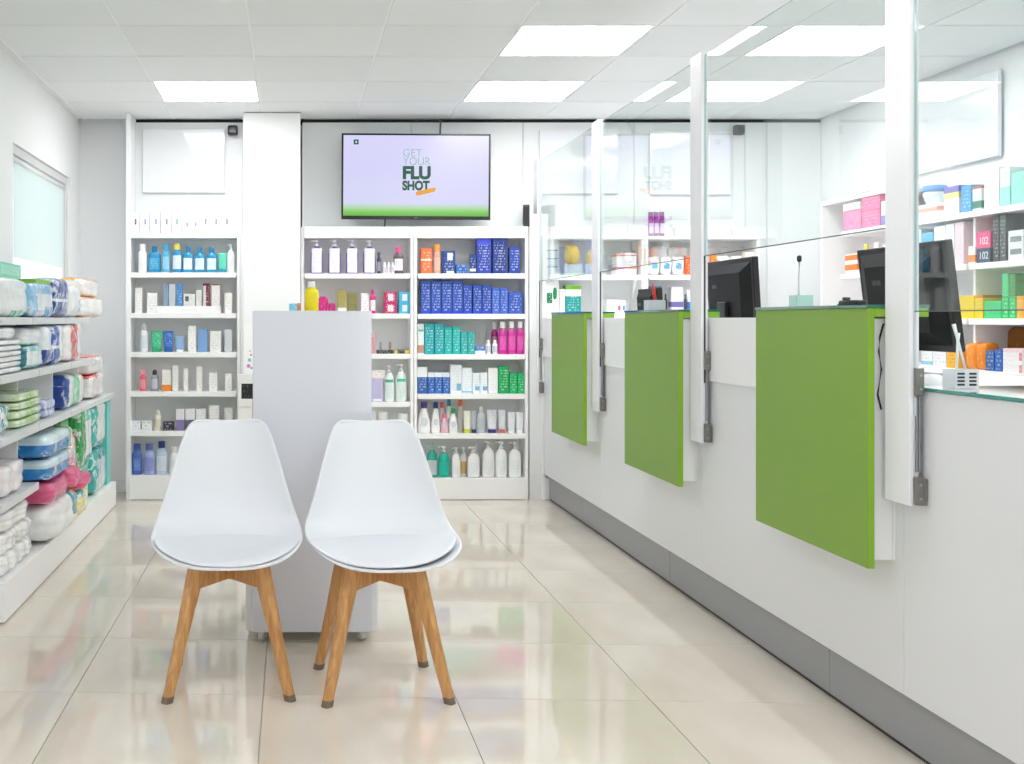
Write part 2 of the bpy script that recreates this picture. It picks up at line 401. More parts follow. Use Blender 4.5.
def front_label(t, r, sy, z0, z1, m, tilt=0):
    bm = lathe_bm([(r, z0), (r, z1)], 10, sy, -PI/2-.95, -PI/2+.95)
    finish('label', bm, m, t, True)
def P_bottle(t, w, d, h, c='3a8fc0', cap='2a7fb5', lab='ffffff', ink=None, neck=.38, **k):
    sy = d/w
    finish('body', lathe_bm(prof_bottle(w, h, neck), 18, sy), mat(c, .25, coat=.4), t, True)
    r = w/2*max(neck, .3)*1.18
    finish('cap', lathe_bm([(r, h*.80), (r, h*.985), (r*.9, h)], 14, max(sy, .8)), mat(cap, .35), t, False)
    if lab: front_label(t, w/2*1.012, sy, h*k.get('l0', .12), h*k.get('l1', .56), printed(lab, ink or ink_of(lab), 7, .5))
def P_taper(t, w, d, h, c='f6f6f6', cap='5b2d8c', lab='cfd4dc', **k):
    sy = d/w; r = w/2
    finish('body', lathe_bm([(r*.8, 0), (r*.97, h*.03), (r, h*.12), (r*.93, h*.35), (r*.72, h*.58), (r*.5, h*.74), (r*.42, h*.8)], 18, sy), mat(c, .3, coat=.3), t, True)
    finish('cap', lathe_bm([(r*.50, h*.80), (r*.50, h*.97), (r*.42, h)], 14, max(sy, .8)), mat(cap, .35), t)
    finish('label', lathe_bm([(r*.55, 0), (r*.5, .001)], 16, 1.25), printed(lab, '5f6c7a', 5, .5), t).location = (0, -d/2*.98, h*.36)
    l = t.children[-1] if False else [o for o in t.children if o.name.startswith('label')][-1]; l.rotation_euler = (PI/2-.12, 0, 0)
def P_pump(t, w, d, h, c='f8f8f8', cap='f4f4f4', lab='eceff0', ink=None, band=None, **k):
    sy = d/w; r = w/2; hb = h*.80
    finish('body', lathe_bm([(r*.8, 0), (r*.97, hb*.03), (r, hb*.08), (r, hb*.72), (r*.88, hb*.85), (r*.55, hb*.95), (r*.32, hb)], 18, sy), mat(c, .25, coat=.4), t, True)
    bm = lathe_bm([(r*.36, hb), (r*.36, hb+h*.05), (r*.14, hb+h*.06), (r*.14, hb+h*.13), (r*.34, hb+h*.135), (r*.34, h*.985), (r*.2, h)], 12, 1)
    tube_bm([(0, 0, h*.965), (-r*.6, -r*.2, h*.975), (-r*.95, -r*.3, h*.955)], r*.13, 6, bm)
    finish('pump', bm, mat(cap, .3), t, True)
    if lab: front_label(t, r*1.012, sy, hb*k.get('l0', .1), hb*k.get('l1', .62), printed(lab, ink or ink_of(lab), 6, .45))
    if band: front_label(t, r*1.015, sy, hb*.66, hb*.76, mat(band, .3))
def P_tube(t, w, d, h, c='f4f5f8', cap='3b3f9a', ink=None, **k):
    """squeeze tube standing on its cap, crimped flat at the top"""
    bm = bmesh.new(); hc = h*.16; rings = []
    for z, rx, ry in ((hc, .42, .42*1), (h*.24, .46, .42), (h*.5, .48, .3), (h*.8, .5, .12), (h*.93, .5, .03), (h, .5, .03)):
        rings.append([bm.verts.new((w*rx*math.cos(a*PI/8), max(d*ry, .0008)*math.sin(a*PI/8), z)) for a in range(16)])
    for a, b in zip(rings, rings[1:]):
        for i in range(16): bm.faces.new((a[i], a[(i+1) % 16], b[(i+1) % 16], b[i]))
    bm.faces.new(rings[0][::-1]); bm.faces.new(rings[-1])
    finish('body', bm, printed(c, ink or ink_of(c), 9, .45), t, True)
    finish('cap', lathe_bm([(w*.40, 0), (w*.42, hc*.1), (w*.42, hc*.9), (w*.38, hc)], 16, d/w), mat(cap, .4), t)
def P_spray(t, w, d, h, c='5aa6cf', cap='eef3f6', lab='b8d8e8', **k):
    r = w/2; sy = d/w
    finish('body', lathe_bm([(r*.9, 0), (r, h*.03), (r, h*.68), (r*.8, h*.74), (r*.5, h*.77)], 16, sy), mat(c, .3, coat=.3), t, True)
    finish('cap', lathe_bm([(r*.62, h*.77), (r*.66, h*.8), (r*.6, h*.94), (r*.35, h)], 14, 1), mat(cap, .3), t, True)
    if lab: front_label(t, r*1.012, sy, h*.12, h*.58, printed(lab, ink_of(lab), 6, .5))
def P_jar(t, w, d, h, c='f5f5f5', cap='f2f2f2', **k):
    r = w/2
    finish('body', lathe_bm([(r*.62, 0), (r*.72, h*.06), (r*.95, h*.45), (r*.97, h*.6), (r*.85, h*.68)], 18), mat(c, .2, coat=.5), t, True)
    finish('lid', lathe_bm([(r, h*.68), (r*1.02, h*.72), (r*1.0, h*.94), (r*.9, h)], 18), mat(cap, .25), t, True)
def P_can(t, w, d, h, c='a03ca0', cap='f2e8f6', lab='e7c9ee', **k):
    r = w/2
    finish('body', lathe_bm([(r*.95, 0), (r, .004), (r, h*.78), (r*.94, h*.80)], 18), mat(c, .3, .2), t, True)
    finish('cap', lathe_bm([(r*.9, h*.8), (r*.92, h*.82), (r*.9, h*.97), (r*.7, h)], 16), mat(cap, .3), t, True)
    front_label(t, r*1.01, 1, h*.08, h*.42, mat(lab, .3))
def pack_mesh(w, d, h, mats, rule, e=.42, n=7, amp=.03, seed=0):
    """soft film-wrapped pack: pillow of a w x d x h block"""
    rnd = random.Random(seed); ph = [rnd.uniform(0, 6.28) for _ in range(6)]
    bm = bmesh.new(); bmesh.ops.create_cube(bm, size=2)
    bmesh.ops.subdivide_edges(bm, edges=bm.edges[:], cuts=n, use_grid_fill=True)
    for v in bm.verts:
        x, y, z = v.co
        L = (abs(x)**(1/e*2)+abs(y)**(1/e*2)+abs(z)**(1/e*2))**(e/2)
        x, y, z = x/L, y/L, z/L
        q = 1+amp*(math.sin(5*y+ph[0]+3*z)*.5+math.sin(7*x+ph[1])*.4+math.sin(11*z+ph[2]+4*x)*.3)
        v.co = (x*w/2*q, y*d/2*q, (z*q+1)*h/2)
    off = Vector((seed*3.7, seed*1.3, 0)); bm.normal_update(); nrm = {v: v.normal.copy() for v in bm.verts}
    for v in bm.verts:      # crinkled film
        q = noise.noise(v.co*22+off)*.5+noise.ridged_multi_fractal(v.co*14+off, 1, 2, 3, 1, 2)*.28-.3
        v.co += nrm[v]*q*min(h, .1, d)*.085
        v.co.x = max(-w/2, min(w/2, v.co.x)); v.co.y = max(-d/2*1.04, min(d/2, v.co.y))
    zm = min(v.co.z for v in bm.verts)
    for v in bm.verts:
        v.co.z -= zm
        if v.co.z < h*.05: v.co.z = 0 if v.co.z < h*.02 else v.co.z
    for f in bm.faces:
        c = f.calc_center_median(); f.material_index = rule(c.x/(w/2), c.y/(d/2), c.z/h)
    return bm
def patches(h, k_=0):
    """glossy film with soft printed patches of white and of the pack's own colour"""
    key = ('patch', h)
    if key in _M: return _M[key]
    m = D.materials.new('printed_film'); m.use_nodes = True; nt = m.node_tree; N = nt.nodes; L = nt.links; b_ = N['Principled BSDF']
    tc = N.new('ShaderNodeTexCoord'); n_ = N.new('ShaderNodeTexNoise'); n_.inputs['Scale'].default_value = 13; n_.inputs['Detail'].default_value = 3; n_.inputs['Distortion'].default_value = 1.2
    L.new(tc.outputs['Object'], n_.inputs['Vector']); r_ = N.new('ShaderNodeValToRGB'); L.new(n_.outputs['Fac'], r_.inputs[0])
    e_ = r_.color_ramp.elements; c0 = lin(h); wh = (.88, .92, .93, 1); mixc = lambda t_: tuple(p*(1-t_)+q*t_ for p, q in zip(c0, wh))
    e_[0].position = .40; e_[0].color = tuple(x*(.95 if min(c0[:3]) > .6 else .82) for x in c0[:3])+(1,); e_[1].position = .47; e_[1].color = c0
    for p_, t_ in ((.56, 0), (.59, .55), (.66, .75), (.69, .1)):
        q_ = e_.new(p_); q_.color = mixc(t_)
    L.new(r_.outputs[0], b_.inputs['Base Color']); b_.inputs['Roughness'].default_value = .22; b_.inputs['Coat Weight'].default_value = .5
    n2 = N.new('ShaderNodeTexNoise'); n2.inputs['Scale'].default_value = 45; L.new(tc.outputs['Object'], n2.inputs['Vector'])
    bp = N.new('ShaderNodeBump'); bp.inputs['Strength'].default_value = .5; bp.inputs['Distance'].default_value = .004; L.new(n2.outputs['Fac'], bp.inputs['Height']); L.new(bp.outputs[0], b_.inputs['Normal'])
    _M[key] = m; return m
def film(h, ink=None):
    return printed(h, ink or 'ffffff', 6, .38, .18, 6)
def P_pack(t, w, d, h, cols=('f1f3f4',), rule=None, tape=None, seed=0, e=.42, crimp=None, amp=.03, **k):
    ms = [film(c, i) if i else patches(c) for c, i in [(q if isinstance(q, tuple) else (q, None)) for q in cols]]
    finish('wrapper', pack_mesh(w, d, h, ms, rule or (lambda x, y, z: 0), e, 12, amp, seed), ms, t, True)
    if crimp:
        bm = bmesh.new()
        for i in range(9):
            x = -w/2*.82+w*.82*i/8; bbox(bm, x-w*.052, x+w*.052, -d/2-.012, -d/2+.02, h*.48+.003*math.sin(i*2.1), h*.48+.004+.003*math.sin(i*2.1))
        finish('seal', bm, mat(crimp, .3, coat=.3), t)
    if tape:
        slab('label', w*.5, h*.32, -d/2-.001, h*.36, printed(tape, ink_of(tape), 4, .5), t)
KIND = dict(carton=('carton', 'carton', P_carton), bottle=('bottle', 'bottle', P_bottle), taper=('bottle', 'bottle', P_taper), pump=('pump_bottle', 'bottle', P_pump),
            tube=('squeeze_tube', 'tube', P_tube), spray=('spray_bottle', 'bottle', P_spray), jar=('jar', 'jar', P_jar), can=('spray_can', 'can', P_can), pack=('soft_pack', 'pack', P_pack))
ORD = ['first', 'second', 'third', 'fourth', 'fifth', 'sixth', 'seventh', 'eighth', 'ninth', 'tenth']
USED = set()
def mk(kind, x, y, z, w, d, h, desc, group=None, rz=0, **k):
    nm, cat, fn = KIND[kind]
    nm = k.pop('name', nm); cat = k.pop('cat', cat)
    assert 4 <= len(desc.split()) <= 16, desc
    assert desc not in USED, desc
    USED.add(desc)
    t = empty(nm, (x, y, z), rz, desc, cat, group); fn(t, w, d, h, **k); return t

def row(place, ybase, items, group, Y0=FY+.025, z=None, ymax=BY-.02):
    """items: (kind, px0, px1, pytop, description, kwargs); px on the plane Y0"""
    n = {}
    for it in items: n[it[4]] = n.get(it[4], 0)+1
    c = {}
    zb = PZ(ybase, FY)+.0012 if z is None else z
    for kind, x0, x1, yt, desc, kw in items:
        kw = dict(kw); Y = kw.pop('Y', Y0); zz = kw.pop('z', zb); dp = kw.pop('dep', None); rz = kw.pop('rz', 0)
        w = (x1-x0)/F*Y-.001; h = PZ(yt, Y)-zz
        if dp is None:
            dp = {'carton': min(max(w*.8, .03), .10), 'bottle': w*.62, 'taper': w*.6, 'pump': w*.62, 'tube': w*.7, 'spray': w, 'jar': w, 'can': w, 'pack': .12}[kind]
        dp = min(dp, ymax-Y)
        c[desc] = c.get(desc, 0)+1
        lab = desc+(', '+ORD[c[desc]-1]+' from left' if n[desc] > 1 else '')+(' ' if n[desc] > 1 else ' ')+'on '+place
        mk(kind, PX((x0+x1)/2, Y), Y+dp/2, zz, w, dp, h, lab, kw.pop('group', group), rz, **kw)

C = 'carton'; B = 'bottle'
# ---- far left unit
P = 'far left unit'
wb_ = dict(c='fbfbfc', ink='dfe1e8')
top = []
for a, b, yt, col in ((131, 139.2, 212, '4b3566'), (140.5, 149, 212, '9aa0c8'), (150.7, 160, 212, '9db6cf'), (161.2, 171, 212, 'a59ccb'), (172, 181, 212, '8fb3c4'), (183, 190.5, 217, 'a59ccb'), (191.7, 199, 217, 'a59ccb'), (200.3, 209.8, 212, 'a59ccb'), (211.3, 220, 212, 'a59ccb'), (221.3, 231.5, 212, 'a59ccb')):
    top.append((C, a, b, yt, 'white carton with purple picture', dict(wb_, lab=[(.46, .66, .42, .68, col), (.08, .9, .06, .09, 'b9bccb')])))
row('top of '+P, 233.4, top, 'white cartons on top of the far left unit')
row('first shelf of '+P, U1S[0], [
    ('bottle', 138, 146.5, 244, 'slim white bottle', dict(c='fafafa', cap='f5f5f5', lab='f1f3f4', neck=.6)),
    ('bottle', 147.5, 160.5, 246, 'wide blue shampoo bottle', dict(c='1f8fc4', cap='1b7fae', lab='2ea0d0', ink='ffffff')),
    ('bottle', 162, 169.5, 244, 'slim light blue bottle', dict(c='53b2dc', cap='3da1d0', lab='8fd0ea', neck=.7)),
    ('spray', 171.5, 182, 243, 'blue spray bottle with yellow collar', dict(c='2d95c9', cap='f2e66b', lab='dfeef5')),
    ('bottle', 182.3, 193, 246.5, 'blue bottle with white label', dict(c='2797c9', cap='1f86b8', lab='e9f4f8')),
    ('bottle', 194, 205, 247, 'blue bottle with white label', dict(c='2797c9', cap='1f86b8', lab='dceef5')),
    ('bottle', 206, 217, 247, 'blue bottle with white label', dict(c='2797c9', cap='1f86b8', lab='dceef5')),
    ('tube', 218, 227, 253, 'mint green tube', dict(c='5fd6b8', cap='2b9fc4')),
    ('pump', 227.2, 234.4, 244, 'white pump bottle', dict(c='fbfbfb'))], 'blue hair care bottles')
tr = box('tray', PX(157, 7.42), PX(220.5, 7.42), 7.405, 7.56, PZ(U1S[1], FY)+.0012, PZ(306, FY), mat('fafafa', .35), bev=.002)
tag(tr, 'long low white display tray on the second shelf of far left unit', 'tray')
tl = box('lettering', -.06, .06, -.0779, -.0772, .016, .026, printed('fafafa', '9aa0a8', 1, .6, xs=30), tr, bev=0)
zt = PZ(306, FY)+.0008
row('second shelf of '+P, U1S[1], [
    (C, 135, 142, 288, 'slim white carton standing alone', dict(c='f3f2f0')),
    (C, 147, 157, 293, 'short white carton left of tray', dict(c='f1f1f0')),
    (C, 163.5, 168.5, 283.5, 'thin grey blue carton on tray', dict(c='8fa3bf', z=zt)),
    (C, 169, 175.5, 284, 'silver grey carton on tray', dict(c='c3cad3', z=zt)),
    (C, 176.5, 182.5, 284, 'bright blue carton on tray', dict(c='4a8fcf', z=zt)),
    (C, 183.5, 195, 294, 'white carton with dark round mark', dict(c='e9e9e6', z=zt, lab=[(.15, .45, .4, .8, '2d3d3a')])),
    (C, 196, 202, 290, 'small pale grey carton on tray', dict(c='dcdedd', z=zt)),
    (C, 203, 209.5, 283.5, 'maroon and grey carton on tray', dict(c='7b2438', z=zt, lab=[(.02, .45, 0, .9, 'd8d4d6')])),
    (C, 211.5, 219.8, 284, 'white carton with brown edge', dict(c='ece7e6', z=zt, band=[(.94, 1, '8a4b4e')])),
    (C, 224.5, 232, 293, 'white carton at right end', dict(c='f3f2f0'))], 'face care cartons')
row('third shelf of '+P, U1S[2], [
    ('spray', 140, 147.5, 323.5, 'white thermal spray bottle', dict(c='eef2f5', cap='dfe6ea', lab='dde8ef')),
    ('tube', 150.5, 161.5, 331, 'green squeeze tube', dict(c='39c08a', cap='2aa877')),
    ('tube', 162.8, 173, 331, 'blue squeeze tube', dict(c='2c6fc2', cap='2a63b0')),
    ('tube', 175, 184, 336.5, 'pale blue squeeze tube', dict(c='8fb4dc', cap='ffffff')),
    (C, 188, 196, 326, 'tall white carton', dict(c='f5f5f4')),
    (C, 198, 207.5, 329, 'light blue carton', dict(c='7ba7dc')),
    (C, 210, 221, 331, 'wide white carton', dict(c='f1f0ee')),
    (C, 224.5, 232, 329.5, 'silver carton at right end', dict(c='d2d5d9'))], 'sun care products')
row('fourth shelf of '+P, U1S[3], [
    (B, 139.5, 146, 370.5, 'slim coral pink bottle', dict(c='f0667c', cap='f29aa6', lab='f48fa0', neck=.8)),
    ('spray', 150.5, 158, 370, 'grey bottle with dark sprayer', dict(c='8c98ab', cap='34353b', lab='c5ccd8')),
    (C, 162, 170.8, 370, 'white and orange carton', dict(c='f4efe8', band=[(0, .3, 'f08a2c')])),
    (C, 172.5, 178, 365.5, 'tall slim white carton', dict(c='efefec')),
    (C, 183.5, 188, 369, 'very thin white carton', dict(c='f1f1ee')),
    (C, 196.5, 202, 366.5, 'narrow tall ivory carton', dict(c='f3f2ee')),
    (C, 209, 217.3, 373, 'short white carton', dict(c='f1f1ef')),
    (C, 225, 232, 374, 'plain white carton at right end', dict(c='f3f3f1'))], 'serum cartons')
row('fifth shelf of '+P, U1S[4], [
    (C, 130.8, 140.4, 421, 'small white jar carton', dict(c='efeff4', ink='b6a7cf')),
    (C, 141.5, 152, 421, 'small white jar carton', dict(c='efefef', ink='5b5b60')),
    ('spray', 154, 161, 410, 'ivory cylinder bottle', dict(c='ece6da', cap='e8e4dc', lab='e2d7bd')),
    (C, 163, 173.5, 422, 'small dark carton', dict(c='3a3545')),
    (C, 175.8, 184.5, 409, 'white and violet carton', dict(c='ece8f0', band=[(0, .5, '8577a8')])),
    (C, 185.5, 195, 409, 'white and violet carton', dict(c='ecebee', band=[(0, .5, '6b6a78')])),
    (C, 196, 205.8, 409, 'white and violet carton', dict(c='ecebee', band=[(0, .5, '6b6a78')])),
    (C, 209, 219, 405.5, 'tall white carton', dict(c='f2f2f0')),
    ('tube', 224, 233, 408, 'white cream tube', dict(c='f4f3f0', cap='f6f6f6'))], 'face cream cartons')
row('bottom shelf of '+P, U1S[5], [
    (B, 131.6, 141.8, 444, 'royal blue lotion bottle', dict(c='4166b8', cap='3558a4', lab='4e73c4', neck=.6)),
    (B, 143.5, 154.5, 444, 'lavender lotion bottle', dict(c='a6b3e2', cap='5d6cae', lab='8d94d4', neck=.6)),
    (B, 155.5, 167, 441.5, 'pale blue lotion bottle with navy cap', dict(c='c5d5ec', cap='2b3f7c', lab='dbe4f2', neck=.5)),
    (B, 169.5, 178, 447, 'white lotion bottle beside the chair back', dict(c='eff1f3', cap='f4f4f4', lab='e7eaee', neck=.5))], 'lotion bottles')

# ---- unit behind the kiosk
P = 'unit behind kiosk'
row('first shelf of '+P, U2S[0], [('pump', a, b, 239.5, 'white mouthwash bottle edged purple', dict(c='7d3fae', cap='f3f3f6', lab='f4f3f8', ink='cfc6dd', l0=.04, l1=.93)) for a, b in ((310.5, 323), (328.3, 341), (346, 358.5), (363.3, 376))] + [
    (B, 377, 381.2, 252, 'thin dark bottle', dict(c='4a4c5c', cap='55576a', lab='8c8fa3', neck=.6))] +
    [(B, a, a+3.6, 262, 'tiny white vial', dict(c='f3f3f6', cap='f2f2f5', lab='d8cfe2', neck=.5)) for a in (383, 387, 391)] + [
    (B, 393.6, 404, 247, 'clear bottle with pink cap', dict(c='6b5863', cap='f0559a', lab='efe9ec', neck=.45))], 'mouthwash and skin bottles')
row('second shelf of '+P, U2S[1], [
    ('pack', 318.5, 328, 297, 'magenta soft pouch', dict(cols=(('d0217f', 'f7c6df'),), dep=.05)),
    ('pack', 328.4, 335.5, 303, 'magenta soft pouch', dict(cols=(('c81e7a', 'f7c6df'),), dep=.05)),
    (C, 337.5, 346.5, 290, 'olive gold carton', dict(c='a89a4c', band=[(0, .25, 'f2f1ec')])),
    (C, 348, 357, 303.2, 'lower olive and black carton', dict(c='8d8a4c', ink='22241c')),
    (C, 348, 357, 292.5, 'upper olive and black carton', dict(c='8d8a4c', ink='22241c', z=PZ(303.2, FY)+.0015)),
    (C, 361, 369, 293.5, 'white and pink carton', dict(c='f6eef2', ink='d83a8c', band=[(0, .12, 'e05a9e')])),
    (B, 370, 376, 289.5, 'magenta roll bottle', dict(c='e0218a', cap='c91b7c', lab='f7f0f4')),
    (C, 384, 396.5, 303, 'lower magenta carton', dict(c='c52a6b', lab=[(.3, .75, .2, .8, 'f0dfe8')])),
    (C, 384.5, 396.5, 291.8, 'upper magenta carton', dict(c='c52a6b', lab=[(.3, .75, .2, .8, 'f0dfe8')], z=PZ(303, FY)+.0015)),
    (C, 399, 410, 303, 'lower sky blue carton', dict(c='45b5de', lab=[(.3, .75, .2, .8, 'e5f2f8')])),
    (C, 399, 410, 292, 'upper sky blue carton', dict(c='45b5de', lab=[(.3, .75, .2, .8, 'e5f2f8')], z=PZ(303, FY)+.0015))], 'small care cartons')
row('third shelf of '+P, U2S[2], [
    (B, 371, 375.6, 333, 'pink lip gloss bottle', dict(c='dc9aa6', cap='e6b3bb', lab=None, neck=.7)),
    (B, 379.5, 382, 342, 'thin grey mascara tube', dict(c='9ea1a4', cap='8b8e91', lab=None, neck=.8, z=PZ(350, FY)+.001, Y=FY+.06)),
    (B, 388.6, 391.4, 342, 'thin rose lipstick tube', dict(c='b98a86', cap='a5716e', lab=None, neck=.8, z=PZ(350, FY)+.001, Y=FY+.06)),
    (C, 377, 393, 350.2, 'flat black makeup palette', dict(c='25262a', dep=.1)),
    (C, 394.3, 409.5, 350.2, 'flat black and yellow makeup palette', dict(c='2f2d22', dep=.1, lab=[(0, .2, 0, 1, 'e8d23c'), (.7, 1, 0, 1, 'e8d23c')]))], 'makeup items')
row('fourth shelf of '+P, U2S[3], [
    (C, 372, 382.8, 379, 'lavender and white carton', dict(c='c5bce4', lab=[(.1, .9, .02, .12, 'f4f4f6')])),
    (C, 372, 385, 370.5, 'white hinged price card box', dict(c='f3f0ee', ink='d85555', z=PZ(379, FY)+.0015)),
    ('pump', 384.6, 394.5, 365.5, 'white pump bottle with green stripe', dict(c='e6efec', band='4fa98a', lab='dfeae7', ink='7fae9f')),
    ('pump', 396, 406.8, 364, 'white pump bottle with green stripe', dict(c='eaf3f0', band='49cf9f', lab='e2efeb', ink='7fae9f'))], 'body lotion pumps')
row('fifth shelf of '+P, U2S[4], [
    ('jar', 377.8, 389.3, 411.5, 'white lidded jar', dict()), ('jar', 398.8, 408.3, 413.5, 'white lidded jar', dict()),
    ('tube', 370.5, 376.5, 410, 'plain white tube', dict(c='eceef0', cap='f2f2f2'))], 'white jars')

# ---- unit right of it
P = 'blue carton unit'
row('first shelf of '+P, U3S[0], [
    (C, 421, 432, 248.5, 'orange carton with white line', dict(c='f2743a', band=[(.52, .58, 'f8e6dd')])),
    (B, 433.8, 440.6, 244.5, 'peach bottle with orange cap', dict(c='f0a88c', cap='f39a3c', lab='f4b8a2', neck=.8)),
    (C, 442.5, 455.3, 251, 'navy carton with white square', dict(c='17428c', lab=[(.38, .8, .6, .92, 'f2f4f8'), (.3, .9, 0, .12, 'dfe8f4')])),
    (C, 456, 467.5, 264.5, 'small low blue carton', dict(c='2565ad')),
    (C, 470, 476, 254.5, 'slim navy carton', dict(c='1b3f86', band=[(.12, .26, 'f0f2f6')])),
    (C, 477, 491.3, 238.6, 'large royal blue carton', dict(c='2b44a4', band=[(.82, 1, '4b55d8')])),
    (C, 492.7, 507, 238.6, 'large navy carton', dict(c='1d3a86', band=[(.9, 1, '2f46a8')])),
    (C, 509.3, 520, 247, 'medium blue carton', dict(c='2545a0'))], 'cartons on the blue carton unit')
row('second shelf of '+P, U3S[1],
    [(C, a, b, 281, 'tall royal blue carton', dict(c='2f55b5', band=[(0, .1, '2446c8')])) for a, b in ((421, 430.7), (431.2, 441), (441.5, 452), (452.4, 462.8))] +
    [(C, a, b, 285, 'medium blue carton', dict(c='2b4fae', band=[(0, .1, '2446c8')])) for a, b in ((463.2, 472), (473, 481.8), (482.2, 491.4))] +
    [(C, a, b, 288, 'lighter blue carton', dict(c='4668c4')) for a, b in ((492, 499.8), (500.2, 508))] + [
    (C, 508.6, 522.5, 292, 'short wide blue carton', dict(c='3155b4'))], 'blue skin care cartons')
row('third shelf of '+P, U3S[2], [
    (C, 417.6, 424, 324, 'white carton with an eye picture', dict(c='eef2f0', lab=[(0, 1, .04, .3, 'c9927f'), (.1, .9, .75, .82, '63bfa4')]))] +
    [(C, a, b, 324, 'tall teal carton', dict(c='20aab2')) for a, b in ((424.6, 434), (434.6, 444))] +
    [(C, a, b, 327, 'medium turquoise carton', dict(c='26b9b4')) for a, b in ((444.5, 452), (452.5, 460.4))] +
    [(C, a, b, 332, 'short teal carton', dict(c='2fb0ac')) for a, b in ((461, 467.6), (468, 474.8))] + [
    (C, 475.3, 485, 346.5, 'low blue and white carton', dict(c='4f86c9', band=[(0, .45, 'eef2f6')])),
    ('spray', 486, 491.3, 340, 'small white vial', dict(c='eef0f3', cap='f4f4f6', lab='c7cdd8')), ('spray', 492.6, 498, 340, 'small white vial', dict(c='eef0f3', cap='f4f4f6', lab='c7cdd8')),
    (B, 491.6, 498.4, 323, 'dark pink bottle at the back', dict(c='b32a7c', cap='f3f0f3', lab='d687b0', neck=.5, Y=FY+.10))] +
    [(B, a, b, 321.5, 'magenta bottle with white cap', dict(c='cf2f9c', cap='f6f6f6', lab='d63fa6', ink='f4cfe6', neck=.5)) for a, b in ((498.8, 507.4), (507.8, 516.3), (516.6, 524.5)) ], 'teal cartons and pink bottles')
row('fourth shelf of '+P, U3S[3], [
    (C, 417.3, 427.3, 367, 'tall white and blue carton', dict(c='2d62b0', band=[(.62, 1, 'f2f5fa')]))] +
    [(C, a, b, 372.5, 'short blue carton with white top', dict(c='2b66b8', band=[(.78, 1, 'eef3f9')])) for a, b in ((428, 434.6), (435, 442.2), (442.6, 449.8))] + [
    (C, 450.3, 461.8, 365, 'widest white carton', dict(c='eef3f7', ink='9fc6e2', lab=[(.55, .95, .1, .35, '7fb7df')])),
    (C, 462.2, 472, 368, 'medium white carton', dict(c='edf2f6', ink='a9cce4', band=[(.04, .1, '7fc0d9')]))] +
    [(C, a, b, 373, 'short white carton with blue swirl', dict(c='edf3f7', ink='8fbce0', lab=[(.35, .95, .15, .35, '7fb7df')])) for a, b in ((472.4, 479.8), (480.2, 487.6))] + [
    (C, 488.2, 497.8, 368, 'plain tall white carton', dict(c='f4f4f4', ink='d5d8dc')),
    (C, 498.4, 509, 366.5, 'tall emerald green carton', dict(c='12a85f'))] +
    [(C, a, b, 373, 'short emerald green carton', dict(c='14b368')) for a, b in ((509.5, 517.3), (517.7, 524.4))], 'blue, white and green cartons')
row('fifth shelf of '+P, U3S[4], [
    ('taper', 418, 431, 402, 'white baby lotion bottle with purple cap', dict(cap='4b2d86')),
    ('taper', 431.3, 440.5, 402, 'white baby lotion bottle with navy cap', dict(cap='22337c')),
    ('taper', 438.5, 446, 402, 'pale pink bottle with coral cap, back row', dict(c='f4e3e6', cap='ef6f8a', Y=FY+.09)),
    ('taper', 440.8, 448.4, 414.5, 'small pink bottle with pink cap', dict(c='f3b9c6', cap='f0648c')),
    ('taper', 445.6, 453, 399.5, 'white bottle with teal cap, back row', dict(cap='1b9aa6', Y=FY+.09)),
    ('taper', 449.3, 458, 408.5, 'white bottle with green cap', dict(cap='1fae62')),
    ('taper', 456.5, 465, 399.8, 'tan bottle with orange cap, back row', dict(c='dcd4cb', cap='f07a3a', Y=FY+.09)),
    ('tube', 463.8, 471.3, 411, 'white tube with lime cap', dict(c='f0f2df', cap='cfe02a')),
    ('tube', 471.6, 476.6, 410.5, 'slim grey tube with navy cap', dict(c='b9bccb', cap='2a2f6e')),
    (B, 477.2, 485.4, 407, 'clear grey bottle', dict(c='c9d0d3', cap='dfe3e6', lab='b9c3ca', neck=.4)),
    ('tube', 487.5, 497.3, 410, 'white tube with violet cap', dict(c='e6e7ef', cap='4a3f96')),
    ('tube', 499, 506, 410, 'white tube with red cap', dict(c='e6e7ee', cap='d6685e')),
    ('tube', 508, 515.6, 412, 'plain white tube', dict(c='eceef3', cap='f2f3f6')), ('tube', 516.3, 524, 412.5, 'plain white tube', dict(c='eceef3', cap='f2f3f6'))], 'baby care bottles and tubes')
row('bottom shelf of '+P, U3S[5], [
    ('pump', 427, 438, 443, 'teal pump bottle with grey label', dict(c='2fa293', cap='9fc9c1', lab='b9c4c6')),
    ('pump', 438.4, 450, 446, 'turquoise pump bottle', dict(c='12b39e', cap='eef5f4', lab='18bba6', ink='0fa592')),
    ('pump', 452, 461, 447.5, 'white pump bottle', dict()),
    ('pump', 460, 467.6, 447, 'white pump bottle with orange mark, back row', dict(Y=FY+.1, band=None, lab='f0c27a')),
    ('pump', 453, 460, 443.5, 'clear bottle behind white pumps', dict(c='dfe4e4', Y=FY+.13)),
    ('pump', 468, 480.4, 447, 'white pump bottle', dict()),
    ('pump', 472, 480, 442.5, 'second clear bottle behind white pumps', dict(c='dfe4e4', Y=FY+.13)),
    ('pump', 483, 495.3, 441, 'white pump bottle', dict()), ('pump', 495.8, 507.6, 441.5, 'white pump bottle', dict()),
    ('pump', 509.3, 522, 442, 'white pump bottle', dict())], 'white pump bottles on the bottom shelf')

